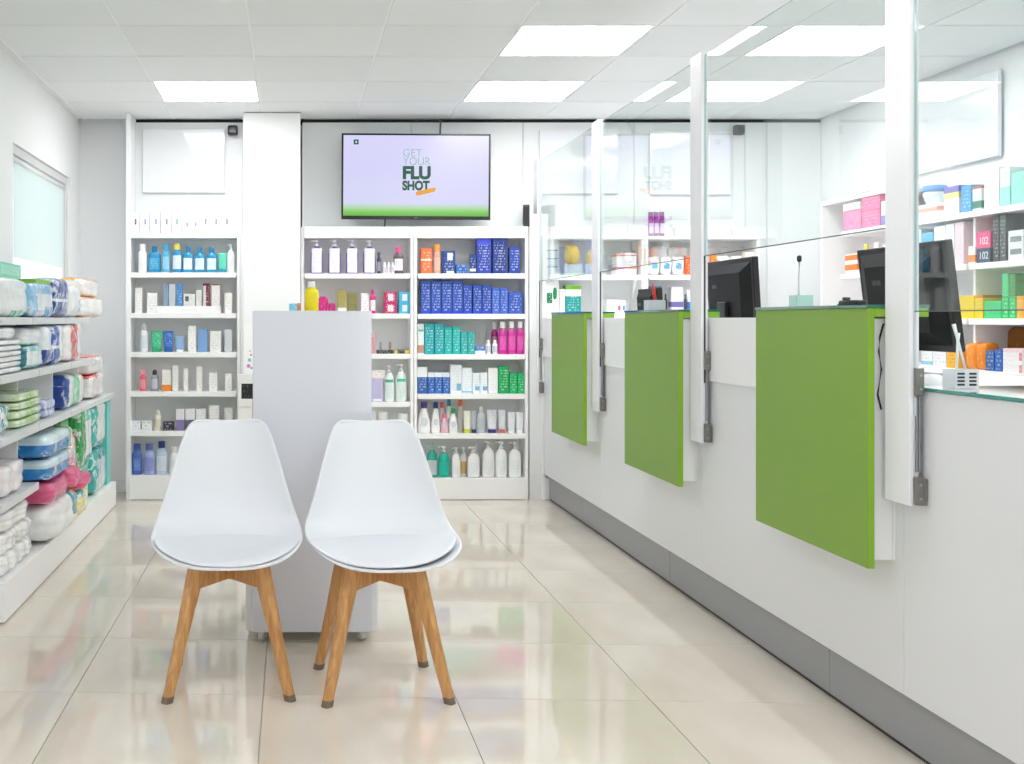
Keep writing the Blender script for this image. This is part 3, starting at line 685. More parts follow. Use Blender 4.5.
# ---- units behind the counter
P = 'left counter-back unit'
row('top of '+P, 235.6, [
    (C, 564, 578, 227, 'low white carton', dict(c='f2f2f4')), (C, 578.5, 593, 227, 'low white carton', dict(c='f2f2f4')),
    (C, 606, 627, 224.5, 'long white carton', dict(c='f3f3f4')), (C, 628, 644, 224.5, 'short white carton', dict(c='f1f1f2'))], 'white cartons above the counter units', ymax=BY-.02)
q = []
for i, (a, b) in enumerate(((274.6, 266.3), (266.1, 258), (257.8, 249.8))):
    q.append((C, 547, 558, b, ['bottom', 'middle', 'top'][i]+' flat white and blue stripe carton', dict(c='dfe6ec', ink='7ea2bd', dep=.11, band=[(.86, 1, '4f86a0')], z=PZ(a, FY)+.0025)))
row('first shelf of '+P, U4S[0], q+[
    (C, 564.5, 582.5, 264.5, 'grey and white carton with green edge', dict(c='dfe9ee', ink='9db3bd', band=[(0, .12, '77b98a')])),
    ('pack', 565, 581, 245, 'yellow pointed display pack', dict(cols=(('f5d23a', 'fbeaa0'),), dep=.08, z=PZ(264.5, FY)+.002, e=.8)),
    (C, 585.5, 594, 264.5, 'pale blue carton', dict(c='cfdff0')),
    (B, 587, 593.5, 250.5, 'yellow bottle', dict(c='f6d96a', cap='f3e4a6', lab='f2c94a', z=PZ(264.5, FY)+.002)),
    (C, 616.5, 636.5, 266.5, 'lower white carton with red line', dict(c='f7f4f2', dep=.12, ink='f3dcd6', band=[(.74, .92, 'ef6a55')])),
    (C, 616.5, 636.5, 253.5, 'upper white carton with red line', dict(c='f7f4f2', dep=.12, ink='f3dcd6', band=[(.80, .92, 'ef6a55')], z=PZ(266.5, FY)+.0018)),
    ('pack', 624, 634, 251, 'cream pouch behind white cartons', dict(cols=('f4e9d4',), Y=FY+.15, dep=.05))], 'cartons behind the counter')
row('second shelf of '+P, U4S[1], [
    (C, 547, 557, 303.5, 'white block carton', dict(c='f3f4f4', ink='e2e6e6')),
    (C, 547, 552.3, 293, 'dark green carton', dict(c='0d7a4c', z=PZ(303.5, FY)+.002)),
    ('pack', 552.5, 558, 285, 'green foil pouch', dict(cols=(('17924f', '66c48b'),), dep=.05, z=PZ(303.5, FY)+.002, e=.8)),
    (C, 559.5, 565, 289, 'slim white carton', dict(c='f2f3f3')),
    (C, 565.5, 581, 285.5, 'teal carton with lime and white top', dict(c='149a98', band=[(.62, .86, 'e9efee'), (.86, 1, '77b82a')])),
    (C, 607, 625.5, 300, 'flat white carton with red and blue dots', dict(c='f6f6f6', ink='eceeee', lab=[(.6, .73, .25, .6, 'd8414a'), (.85, .97, .25, .6, '4a8fd0')]))], 'remedies on the second shelf behind the counter')
P = 'right counter-back unit'
row('top of '+P, 235.6, [
    ('can', 649, 654, 206, 'purple spray can', dict()), ('can', 654.4, 659.6, 206, 'purple spray can', dict()), ('can', 660, 665.2, 206, 'purple spray can', dict()),
    ('spray', 669.5, 673.5, 216, 'thin white bottle', dict(c='eef0f3', cap='d5c9e2', lab='cfcfe0')),
    (C, 676, 690, 227, 'low white carton', dict(c='f1f2f3')), (C, 706, 731, 228, 'long low white carton', dict(c='f1f2f3')), (C, 732.5, 757, 228, 'long low white carton', dict(c='f1f2f3'))], 'goods on top of the right counter unit')
zr = PZ(U4S[0], FY)+.0012
row('first shelf of '+P, U4S[0]+.0, [
    ('pack', 649, 660.5, 257, 'white pack with blue disc', dict(cols=('f3f4f6',), tape='6fb3e0', dep=.1)),
    ('pack', 661, 672.5, 257, 'white pack with blue disc', dict(cols=('f3f4f6',), tape='3f9bdc', dep=.1)),
    ('pack', 673, 684.5, 257, 'white pack with blue disc', dict(cols=('f3f4f6',), tape='3f9bdc', dep=.1)),
    (C, 685.5, 690.3, 255.5, 'bright orange carton', dict(c='f2662b')),
    (C, 703, 709.5, 262, 'small orange and white carton', dict(c='f58a2a')),
    (C, 711, 716.5, 254.5, 'narrow orange carton', dict(c='f58a2a', band=[(0, .5, '4b8fd0')])),
    ('pack', 718, 731, 256, 'round white soft pack', dict(cols=('eff0ef',), dep=.1)), ('pack', 732, 744, 256, 'round white soft pack', dict(cols=('eff0ef',), dep=.1)),
    (C, 744.8, 754.3, 252, 'orange and cream carton', dict(c='f4e7dc', band=[(.3, .6, 'f2662b')])),
    ('pack', 652, 668, 246.5, 'clear bagged white refill', dict(cols=('f2f2f2',), Y=FY+.13, dep=.07)), ('pack', 668, 690, 246.5, 'clear bagged white refill', dict(cols=('f2f2f2',), Y=FY+.13, dep=.07))], 'packs behind the counter')
row('second shelf of '+P, U4S[1], [
    (C, 649.5, 662, 286.5, 'slate blue carton with cream band', dict(c='44608f', band=[(.66, .74, 'e8e2d2')])),
    (B, 664, 668, 294, 'thin black bottle', dict(c='35353b', cap='35353b', lab=None)),
    (C, 671.5, 683.5, 287, 'white carton with purple base', dict(c='f0f0f4', band=[(.25, .45, '6f6db0')])),
    (B, 684.2, 687.3, 294, 'thin charcoal bottle', dict(c='4a4a50', cap='4a4a50', lab=None)),
    (C, 687.6, 691.5, 290, 'thin white and blue carton', dict(c='eef1f5', band=[(.2, .5, '2f6fc0')]))], 'goods on the second shelf behind the counter')

# ---------------------------------------------------------------- shelving along the right wall
XF = 3.30
rs = empty('wall_shelving', (RX, 5.0, 0), 0, 'white open shelving fixed along the right wall behind the counter', 'shelving')
def rpart(nm, x0, x1, y0, y1, z0, z1, m, bev=.001): return under(box(nm, x0, x1, y0, y1, z0, z1, m, bev=bev), rs)
RZ = [1.724, 1.469, 1.202, .953, .68, .40]
rpart('end_panel', XF+.01, RX-.001, 6.957, 6.977, 0, 1.93, SHELF); rpart('top_board', XF+.01, RX-.001, 6.0, 6.9565, 1.905, 1.93, SHELF)
rpart('back_panel', RX-.012, RX-.001, 3.5, 6.9565, .1, 1.693, mat('e6e3e4', .5))
bays = [3.5, 4.48, 5.455, 6.956]
for y in bays[:-1]: rpart('partition', XF+.035, RX-.0125, y-.018, y, 0, RZ[0]-.031, SHELF)
for z in RZ:
    for a, b in zip(bays, bays[1:]):
        yy = b if b != bays[-1] else 6.72
        if z == RZ[0]: rpart('shelf', XF, RX-.0125, a-.0175, yy-.0185, z-.03, z, SHELF, .002)
        else: rpart('shelf', XF, RX-.0125, a+.0005, yy-.0185, z-.03, z, SHELF, .002)
rpart('plinth', XF+.02, RX-.0125, 3.5, 6.95, .0, .10, SHELF)
def RY(px, X=XF): return X*F/(px-VX)
def rrow(place, z, items, group):
    n = {}; c = {}
    for it in items: n[it[4]] = n.get(it[4], 0)+1
    for kind, x0, x1, yt, desc, kw in items:
        kw = dict(kw); X = XF+kw.pop('back', .02); ya, yb = RY(x0, X), RY(x1, X); zz = kw.pop('z', z)+.0008
        h = CH-(yt-VY)/F*yb-zz; dp = min(kw.pop('dep', .12), RX-.014-X); w = ya-yb-.002
        c[desc] = c.get(desc, 0)+1
        lab = desc+((', '+ORD[c[desc]-1]+' from left') if n[desc] > 1 else '')+' on '+place
        mk(kind, X+dp/2, (ya+yb)/2, zz, w, dp, h, lab, kw.pop('group', group), -PI/2, **kw)
rrow('top shelf of right wall shelving', RZ[0], [
    (C, 843, 861, 208.5, 'lower pink carton beside white one', dict(c='e87aa8', ink='f7d5e3')),
    (C, 843, 860, 201.5, 'white lid carton atop pink', dict(c='f6f4ee', z=RZ[0]+.1215)),
    (C, 861.5, 880, 208.5, 'lower large pink carton', dict(c='e56a9b', ink='f7d5e3')),
    (C, 861.5, 880, 188.5, 'upper large pink carton', dict(c='e56a9b', ink='f7d5e3', z=RZ[0]+.1015)),
    (C, 881, 889, 200, 'slim white and purple carton', dict(c='f2f0f6', band=[(0, .4, '7c7fc4')])),
    (C, 916, 937, 202.5, 'flat white and coral carton', dict(c='f6f2f1', ink='e9a79c', band=[(.45, .75, 'f0b3a6')])),
    ('jar', 919, 932, 184.5, 'white tub with blue lid', dict(c='e9f1f6', cap='6fa0d8', z=RZ[0]+.0765, dep=.10)),
    (C, 944, 959, 185, 'white carton with yellow and purple top', dict(c='f4f3f4', band=[(.58, .78, 'e8dc86'), (.78, 1, '7d78c0')])),
    (C, 961, 971.5, 184.5, 'sky blue carton', dict(c='4f9fd6')),
    (C, 972.3, 981.5, 185.5, 'white and green carton', dict(c='e3e9ec', band=[(.1, .4, '4f8a74'), (.9, 1, 'c9744f')])),
    (C, 984, 999, 166.5, 'tall plain white carton', dict(c='f5f6f7', ink='e4e8ea')),
    (C, 1000, 1010, 166.5, 'tall white carton with mint base', dict(c='e6eeef', band=[(0, .5, 'a3e6d6')])),
    (C, 1011, 1034, 168.5, 'large mint green carton', dict(c='9ce3d2', ink='c8f2e8'))], 'cartons on the top right shelf')
rrow('second shelf of right wall shelving', RZ[1], [
    (C, 845, 857, 263.5, 'lower orange and white carton', dict(c='f4ece6', band=[(.35, .95, 'f0792c')])),
    (C, 845, 857, 253.5, 'upper orange and white carton', dict(c='f4ece6', band=[(.35, .9, 'f0792c')], z=RZ[1]+.059)),
    (B, 861, 866.5, 244, 'small yellow capped white bottle', dict(c='f3f3f1', cap='e9d64a', lab='eadf7a', dep=.03)),
    (B, 870, 877, 242, 'white bottle with teal label', dict(c='f0f4f4', cap='f4f4f4', lab='2fb5b0', dep=.04)),
    (B, 879, 886, 244, 'white bottle with blue label', dict(c='f0f2f6', cap='f4f4f4', lab='6f9be0', dep=.04)),
    (C, 913, 921, 229, 'pale blue carton beside post', dict(c='d9e8f2')),
    (C, 922, 933, 232, 'light blue carton above monitor', dict(c='6cb8e8', band=[(.0, .45, 'e9f2f8')])),
    (C, 934, 945, 225.5, 'plain white carton above monitor', dict(c='f2f4f6', ink='dfe5e9')),
    (C, 945.5, 954, 223.5, 'white and pale blue carton', dict(c='e9f0f3', band=[(.05, .2, '7fc4dc')])),
    (C, 954.5, 963.5, 221.5, 'pale pink carton', dict(c='edd6de')),
    (C, 968, 975.3, 246, 'white and orange carton', dict(c='f0e9e6', band=[(.1, .5, 'f08a4a')])),
    (C, 992.5, 999, 215, 'tall charcoal carton', dict(c='42474c')), (C, 999.5, 1006, 215, 'tall charcoal carton', dict(c='4d5257')),
    (C, 1008, 1023, 229.5, 'white carton with two dark windows', dict(c='eef0f0', ink='e0e4e4', lab=[(.15, .9, .62, .8, '80868a'), (.15, .9, .2, .38, '80868a')])),
    (C, 1007.5, 1025, 214, 'olive and yellow carton at back', dict(c='8f9a78', back=.17, band=[(.9, 1, 'd9b548')])),
    (C, 1024.5, 1040, 228, 'white carton at frame edge', dict(c='eceeee'))], 'cartons on the second right shelf')
for nm, zz, c_, a in (('navy', 0, '3a4a66', 'lower'), ('pink', .0705, 'ea5a8c', 'upper')):
    X = XF+.02; ya, yb = RY(976.5, X), RY(990.3, X)
    t = mk(C, X+.06, (ya+yb)/2, RZ[1]+.0008+zz, ya-yb, .12, .069 if zz == 0 else .079, a+' '+nm+' carton reading 102 on second shelf of right wall shelving', 'cartons numbered 102', -PI/2, c=c_, ink=c_)
    text('lettering', '102', .05, (.004, -.0612, .018), (PI/2, 0, 0), mat('f4f4f4', .4), t, .0)
rrow('third shelf of right wall shelving', RZ[2], [
    (C, 955, 974, 295.5, 'wide yellow carton', dict(c='f3d428', ink='e0b400')),
    (C, 974.5, 983, 295, 'narrow yellow carton with orange top', dict(c='f5d533', ink='d8a800', band=[(.88, 1, 'd98a3a')])),
    (C, 984, 1001.5, 301, 'low green carton', dict(c='3ecf7d')),
    (C, 1002, 1008.5, 297, 'lower green carton', dict(c='2fc86f')), (C, 1009, 1015.6, 297, 'lower green carton', dict(c='2fc86f')),
    (C, 1002, 1008.5, 273.5, 'upper green carton', dict(c='47d37f', z=RZ[2]+.102)), (C, 1009, 1015.6, 274, 'upper green and brown carton', dict(c='4f9a5a', ink='c98a6a', z=RZ[2]+.102)),
    (C, 1016.5, 1023, 296, 'orange and white carton', dict(c='f5b23c')), (C, 1023.5, 1040, 296, 'yellow carton at frame edge', dict(c='f3c63a')),
    (C, 938, 954, 297, 'white carton behind monitor', dict(c='eeeeee'))], 'cartons on the third right shelf')
rrow('fourth shelf of right wall shelving', RZ[3], [
    (C, 921, 932, 350, 'white and blue carton below monitor', dict(c='edf2f6', band=[(.1, .3, '8fc4dc')])), (C, 932.5, 946, 350, 'plain white carton below monitor', dict(c='f0f1f2')),
    (C, 947, 958, 350, 'golden yellow carton', dict(c='f2b52c', ink='8a6a1e')),
    ('pack', 964, 974, 343, 'orange snack pouch', dict(cols=(('f59a3c', 'fbe0bd'),), dep=.08)),
    ('pack', 974.5, 985, 343.5, 'orange and cream snack pouch', dict(cols=(('f28f28', 'ffffff'),), dep=.08)),
    (C, 985.5, 994, 351, 'dark blue carton', dict(c='2f5f9f')), (C, 994.6, 1002, 350, 'royal blue carton', dict(c='2c62ba')),
    ('pack', 986, 1000, 328, 'brown and orange pouch at back', dict(cols=(('8a5226', 'e08a32'),), dep=.06, back=.19)),
    ('pack', 1004, 1026, 328, 'golden brown pouch at back', dict(cols=(('a86a20', 'f0b040'),), dep=.06, back=.19))], 'goods on the fourth right shelf')
X = XF+.02
for i in range(5):
    ya, yb = RY(1002.8, X), RY(1022, X)
    mk(C, X+.06, (ya+yb)/2, RZ[3]+.0008+i*.0187, ya-yb, .12, .0175, 'flat white carton, %s in stack on fourth right wall shelf' % ['lowest', 'second from bottom', 'middle', 'second from top', 'topmost'][i], 'stack of flat white cartons', -PI/2, c='f3f3f3', ink='d0d4d8', lab=[(.86, 1, 0, 1, 'e88a8a')] if i != 2 else None)
mk(C, X+.06, (ya+yb)/2-.0, RZ[3]+.0008+5*.0187, ya-yb, .12, .016, 'flat pink and white carton lying on the stack of flat white cartons', None, -PI/2, c='f3dfe0', ink='e88a9a', band=None)

# ---------------------------------------------------------------- boards, sensors, television
def board(lab, x0, x1, y0, y1):
    t = empty('display_board', (PX((x0+x1)/2, BY), BY-.002, PZ(y1, BY)), 0, lab, 'board', 'white boards on the walls')
    w = (x1-x0)/F*BY; h = (y1-y0)/F*BY
    box('panel', -w/2, w/2, -.022, -.006, 0, h, BOARD, t, .002)
    box('mount', -w/2+.05, w/2-.05, -.0055, .0015, .05, h-.05, mat('c8c8ca', .6), t, bev=0)
board('blank white board on the wall above the far left shelf unit', 143, 225, 129.5, 193)
board('blank white board on back wall, left of two behind glass', 539, 617, 130.5, 194)
board('blank white board on back wall, right of two behind glass', 648.6, 729, 131.5, 195)
for y0, y1, z1, lab in ((5.66, 6.50, 2.47, 'blank white board on right wall above the wall shelving'), (4.15, 5.28, 2.47, 'blank white board high on right wall, near right frame edge')):
    t = empty('display_board', (RX-.002, (y0+y1)/2, 2.03), 0, lab, 'board', 'white boards on the walls')
    box('panel', -.034, -.012, -(y1-y0)/2, (y1-y0)/2, 0, z1-2.03, BOARD, t, .002)
    box('mount', -.0115, .0015, -(y1-y0)/2+.05, (y1-y0)/2-.05, .05, z1-2.03-.05, mat('c8c8ca', .6), t, bev=0)
for px, py, lab in ((232.7, 130.5, 'small black alarm sensor near ceiling beside the white column'), (739, 130, 'small black alarm sensor near ceiling on back wall behind the counter')):
    t = empty('alarm_sensor', (PX(px, BY-.05), BY-.002, PZ(py, BY-.05)), 0, lab, 'sensor', 'black alarm sensors under the ceiling')
    bm = bmesh.new(); bbox(bm, -.034, .034, -.075, -.02, -.034, .034, .014, seg=3); finish('housing', bm, mat('3a3c40', .4), t, True)
    bm = bmesh.new(); bbox(bm, -.012, .012, -.02, .0015, -.01, .01); finish('mount', bm, mat('777777', .5), t)
    bm = bmesh.new(); bbox(bm, -.022, .022, -.077, -.0748, -.018, .018, .001); finish('lens', bm, mat('1c1d20', .15), t)
# television
TY = 7.47
x0, x1, y0, y1 = 341.3, 490.3, 133.6, 219.6
tw, th = (x1-x0)/F*TY, (y1-y0)/F*TY
tv = empty('television', (PX((x0+x1)/2, TY), TY, PZ(y1, TY)), 0, 'wall television showing green GET YOUR FLU SHOT message on lavender screen', 'television')
tv.rotation_euler = (0, .006, 0)
bm = bmesh.new(); b_ = .012
bbox(bm, -tw/2, tw/2, 0, .012, 0, .024, .002); bbox(bm, -tw/2, tw/2, 0, .012, th-b_, th, .002)
bbox(bm, -tw/2, -tw/2+b_, 0, .012, .024, th-b_, .002); bbox(bm, tw/2-b_, tw/2, 0, .012, .024, th-b_, .002)
finish('bezel', bm, mat('141416', .25), tv)
box('back_case', -tw/2+.01, tw/2-.01, .0125, .045, .01, th-.01, mat('1c1c1e', .5), tv, .004)
box('wall_bracket', -.2, .2, .0455, BY-TY+.001, .15, th-.15, DARK, tv, .002)
m = D.materials.new('screen_picture'); m.use_nodes = True; nt = m.node_tree; N = nt.nodes; L = nt.links; bs = N['Principled BSDF']
tc = N.new('ShaderNodeTexCoord'); sp = N.new('ShaderNodeSeparateXYZ'); L.new(tc.outputs['Generated'], sp.inputs[0])
rp = N.new('ShaderNodeValToRGB'); L.new(sp.outputs[2], rp.inputs[0]); e = rp.color_ramp.elements
e[0].position = 0; e[0].color = lin('5fae3c'); e[1].position = .16; e[1].color = lin('cfd0ee')
for p_, c_ in ((.05, '78c24f'), (.10, 'a9d3a0'), (.6, 'cfcdf2'), (1, 'd3d0f4')):
    q = e.new(p_); q.color = lin(c_)
bs.inputs['Base Color'].default_value = (0.01, .01, .01, 1); bs.inputs['Roughness'].default_value = .25
L.new(rp.outputs[0], bs.inputs['Emission Color']); bs.inputs['Emission Strength'].default_value = .97
box('screen', -tw/2+b_, tw/2-b_, .003, .011, .024, th-b_, m, tv, bev=0)
def tvx(px): return (px-(x0+x1)/2)/F*TY
def tvz(py): return (y1-py)/F*TY
def temis(h):
    m = emis(h, .9); m.node_tree.nodes['Principled BSDF'].inputs['Base Color'].default_value = (0, 0, 0, 1); return m
G1 = temis('86bca4'); G2 = temis('0d5a37'); OR = temis('f0a22c')
R = (PI/2, 0, 0)
def fit(nm, s, xa, xb, ya, yb, m, bold):
    o = text(nm, s, 1, (0, 0, 0), R, m, tv, bold*1.0)
    xs_ = [v.co.x for v in o.data.vertices]; ys_ = [v.co.y for v in o.data.vertices]
    sx = (tvx(xb)-tvx(xa))/(max(xs_)-min(xs_)); sy = (tvz(ya)-tvz(yb))/(max(ys_)-min(ys_))
    for v in o.data.vertices: v.co.x = (v.co.x-min(xs_))*sx; v.co.y = (v.co.y-min(ys_))*sy; v.co.z *= 1.5
    o.location = (tvx(xa), .0024, tvz(yb)); return o
fit('lettering', 'GET', 402.8, 421.5, 149.2, 156.4, G1, -.012)
fit('lettering', 'YOUR', 402.8, 430.2, 157.2, 165, G1, -.012)
fit('lettering', 'FLU', 402.5, 430.5, 166, 179.5, G2, .05)
fit('lettering', 'SHOT', 402.2, 429.5, 180.5, 190.5, G2, .05)
bm = bmesh.new(); pts = [(.054*s_+.0145*math.cos(a_), .0145*math.sin(a_)) for s_, a0_ in ((1, -PI/2), (-1, PI/2)) for a_ in [a0_+PI*q_/10 for q_ in range(11)]]
fr_ = [bm.verts.new((x_, -.0012, z_)) for x_, z_ in pts]; bk_ = [bm.verts.new((x_, 0, z_)) for x_, z_ in pts]
bm.faces.new(fr_); bm.faces.new(bk_[::-1])
for q_ in range(len(pts)): bm.faces.new((fr_[q_], bk_[q_], bk_[(q_+1) % len(pts)], fr_[(q_+1) % len(pts)]))
o = finish('plaster_graphic', bm, OR, tv); o.location = (tvx(425.5), .0018, tvz(191.5)); o.rotation_euler = (0, -.24, 0)
box('corner_mark', tvx(353.2), tvx(358.2), .0015, .0028, tvz(144.7), tvz(139.8), G2, tv, bev=0)
box('corner_mark', tvx(355), tvx(356.6), .0006, .0014, tvz(143.2), tvz(141.3), temis('e8e8ff'), tv, bev=0)
t_ = text('maker_mark', '—', .02, (0, -.0005, .007), R, mat('cccccc', .4), tv)
o = finish('cable', tube_bm([(tvx(440), .02, th-.01), (tvx(440.5), .04, th+.05), (tvx(442), .10, th+.09), (tvx(442), .12, CZ-tv.location.z-.005)], .006), mat('5a5c5e', .5), tv, True)
for px in (385.5,):
    finish('cable', tube_bm([(tvx(px), .03, .012), (tvx(px), .05, -.03), (tvx(px), .06, -.052)], .004), mat('3a3c3e', .5), tv, True)
# router on top of the unit
t = empty('loudspeaker', (PX(529, 7.42), 7.50, PZ(226.4, FY)+.0005), -.21, 'small upright black speaker on top of the blue carton unit', 'speaker')
box('cabinet', -.021, .021, -.10, .10, .004, PZ(204.5, 7.40)-PZ(226.4, FY), mat('3c3e42', .45), t, .004)
box('grille', -.016, .016, -.1012, -.1002, .012, .13, mat('26272a', .7), t, bev=0)
box('foot', -.018, .018, -.09, .09, 0, .0038, DARK, t, bev=0)

# leaflet box and poster on the column
t = empty('leaflet_holder', (PX(246, 7.34), 7.349, PZ(445, 7.34)), 0, 'white leaflet box with black photo and red edge on the white column', 'leaflet box')
hw = 7.5/F*7.34; hh = 71/F*7.34
box('body', -hw, hw, -.03, 0, 0, hh, mat('eeeeec', .4), t); zz = lambda py: (445-py)/F*7.34
box('photo', -hw+.02, hw+.0, -.0312, -.0302, zz(398.5), zz(383.5), printed('17171a', '9aa0a4', 3, .4), t, bev=0)
box('red_strip', hw-.006, hw+.001, -.0318, -.0302, zz(443), zz(398.6), mat('c9404c', .4), t, bev=0)
text('lettering', 'London', .028, (-.008, -.0306, zz(408)), R, mat('b8b8b8', .5), t)
t = empty('poster', (PX(248.5, 7.345), 7.349, PZ(373, 7.345)), 0, 'narrow white poster with small coloured dots on the white column', 'poster')
hw = 5/F*7.34; zz = lambda py: (373-py)/F*7.345
box('sheet', -hw, hw, -.003, 0, 0, zz(325), mat('fbfbfb', .3), t, bev=0)
for px, py, c_, r in ((249.5, 360, '7fc9c9', .012), (251, 355, 'd05068', .006), (248.5, 366, 'd67ac0', .012), (251.5, 368, '8f9fd0', .008), (250, 351, 'b9c9d9', .006)):
    o = finish('dot', lathe_bm([(r, 0), (r, .0008)], 14), mat(c_, .4), t); o.rotation_euler = (PI/2, 0, 0); o.location = ((px-248.5)/F*7.34, -.0031, zz(py))

# ---------------------------------------------------------------- kiosk on casters
KY = 4.12
kx0, kx1 = PX(252.8, KY), PX(371.6, KY); kc = (kx0+kx1)/2; kw = (kx1-kx0)/2; kt = PZ(310.8, KY)
t = empty('kiosk', (kc, KY, 0), 0, 'white glossy kiosk on casters behind the two chairs', 'kiosk')
GLOSS = mat('dbdee8', .13, coat=.6)
box('front_panel', -kw, kw, 0, .02, .042, kt, GLOSS, t, .002)
box('side_panel', -kw, -kw+.018, .0205, .40, .05, kt-.02, GLOSS, t); box('side_panel', kw-.018, kw, .0205, .40, .05, kt-.02, GLOSS, t)
box('top_panel', -kw, kw, .0205, .42, kt-.0195, kt-.001, GLOSS, t)
box('back_panel', -kw+.019, kw-.019, .385, .40, .05, kt-.02, GLOSS, t)
box('base_skirt', -kw-.028, kw+.024, .0205, .43, .042, .36, mat('eef0f1', .3), t, .003)
for sx in (-1, 1):
    for y in (.05, .37):
        bm = bmesh.new(); bbox(bm, -.012, .012, -.016, .016, .024, .0415, .002)
        c_ = finish('caster', bm, METAL, t); c_.location = (sx*(kw-.035), y, 0)
        wl_ = finish('wheel', lathe_bm([(.008, -.011), (.020, -.010), (.0215, -.004), (.0215, .004), (.020, .010), (.008, .011)], 18), mat('d9dad6', .35), c_, True)
        wl_.rotation_euler = (0, PI/2, .4*sx); wl_.location = (0, 0, .0217)
ky = KY+.20
mk('bottle', PX(311.6, ky), ky, kt, .054, .04, PZ(281.5, ky)-kt, 'bright yellow bottle with white cap standing on the kiosk', c='f4e40c', cap='f2f3ee', lab='f0dc10', ink='e2c800', neck=.42)
mk(C, PX(293.5, ky), ky, kt, .034, .03, PZ(303.8, ky)-kt, 'small pale blue carton standing on the kiosk, left end', c='7fd0e6', ink='e9f8fb')
mk(C, PX(298.8, ky), ky, kt, .014, .03, PZ(303.4, ky)-kt, 'tiny orange carton on the kiosk beside the pale blue one', c='e0843a', ink='f5d2b5')

# ---------------------------------------------------------------- chairs
def wood():
    m = D.materials.new('beech_wood'); m.use_nodes = True; nt = m.node_tree; N = nt.nodes; L = nt.links; b = N['Principled BSDF']
    tc = N.new('ShaderNodeTexCoord'); mp = N.new('ShaderNodeMapping'); mp.inputs[3].default_value = (40, 40, 3); L.new(tc.outputs['Object'], mp.inputs[0])
    n = N.new('ShaderNodeTexNoise'); n.inputs['Scale'].default_value = 1.6; n.inputs['Detail'].default_value = 5; n.inputs['Distortion'].default_value = .6; L.new(mp.outputs[0], n.inputs['Vector'])
    r = N.new('ShaderNodeValToRGB'); L.new(n.outputs['Fac'], r.inputs[0])
    r.color_ramp.elements[0].position = .25; r.color_ramp.elements[0].color = lin('b07a48')
    r.color_ramp.elements[1].position = .7; r.color_ramp.elements[1].color = lin('d8a66b')
    L.new(r.outputs[0], b.inputs['Base Color']); b.inputs['Roughness'].default_value = .42; return m
WOOD = wood(); SHELL = mat('e4e7ed', .45); PAD = mat('dfe2ea', .38, bump=.12, bscale=300)
ROWS = [(-.232, .424, .035), (-.229, .424, .09), (-.217, .425, .145), (-.190, .427, .19), (-.145, .430, .222), (-.08, .433, .241), (0, .435, .246), (.07, .441, .245), (.12, .459, .242), (.155, .489, .236), (.183, .536, .226),
        (.208, .60, .208), (.224, .675, .188), (.240, .745, .167), (.253, .795, .150), (.261, .822, .138), (.266, .838, .126), (.2678, .8445, .112), (.2682, .846, .104)]
def interp(v):
    v *= len(ROWS)-1; i = min(int(v), len(ROWS)-2); f = v-i
    return [a+(b-a)*f for a, b in zip(ROWS[i], ROWS[i+1])]
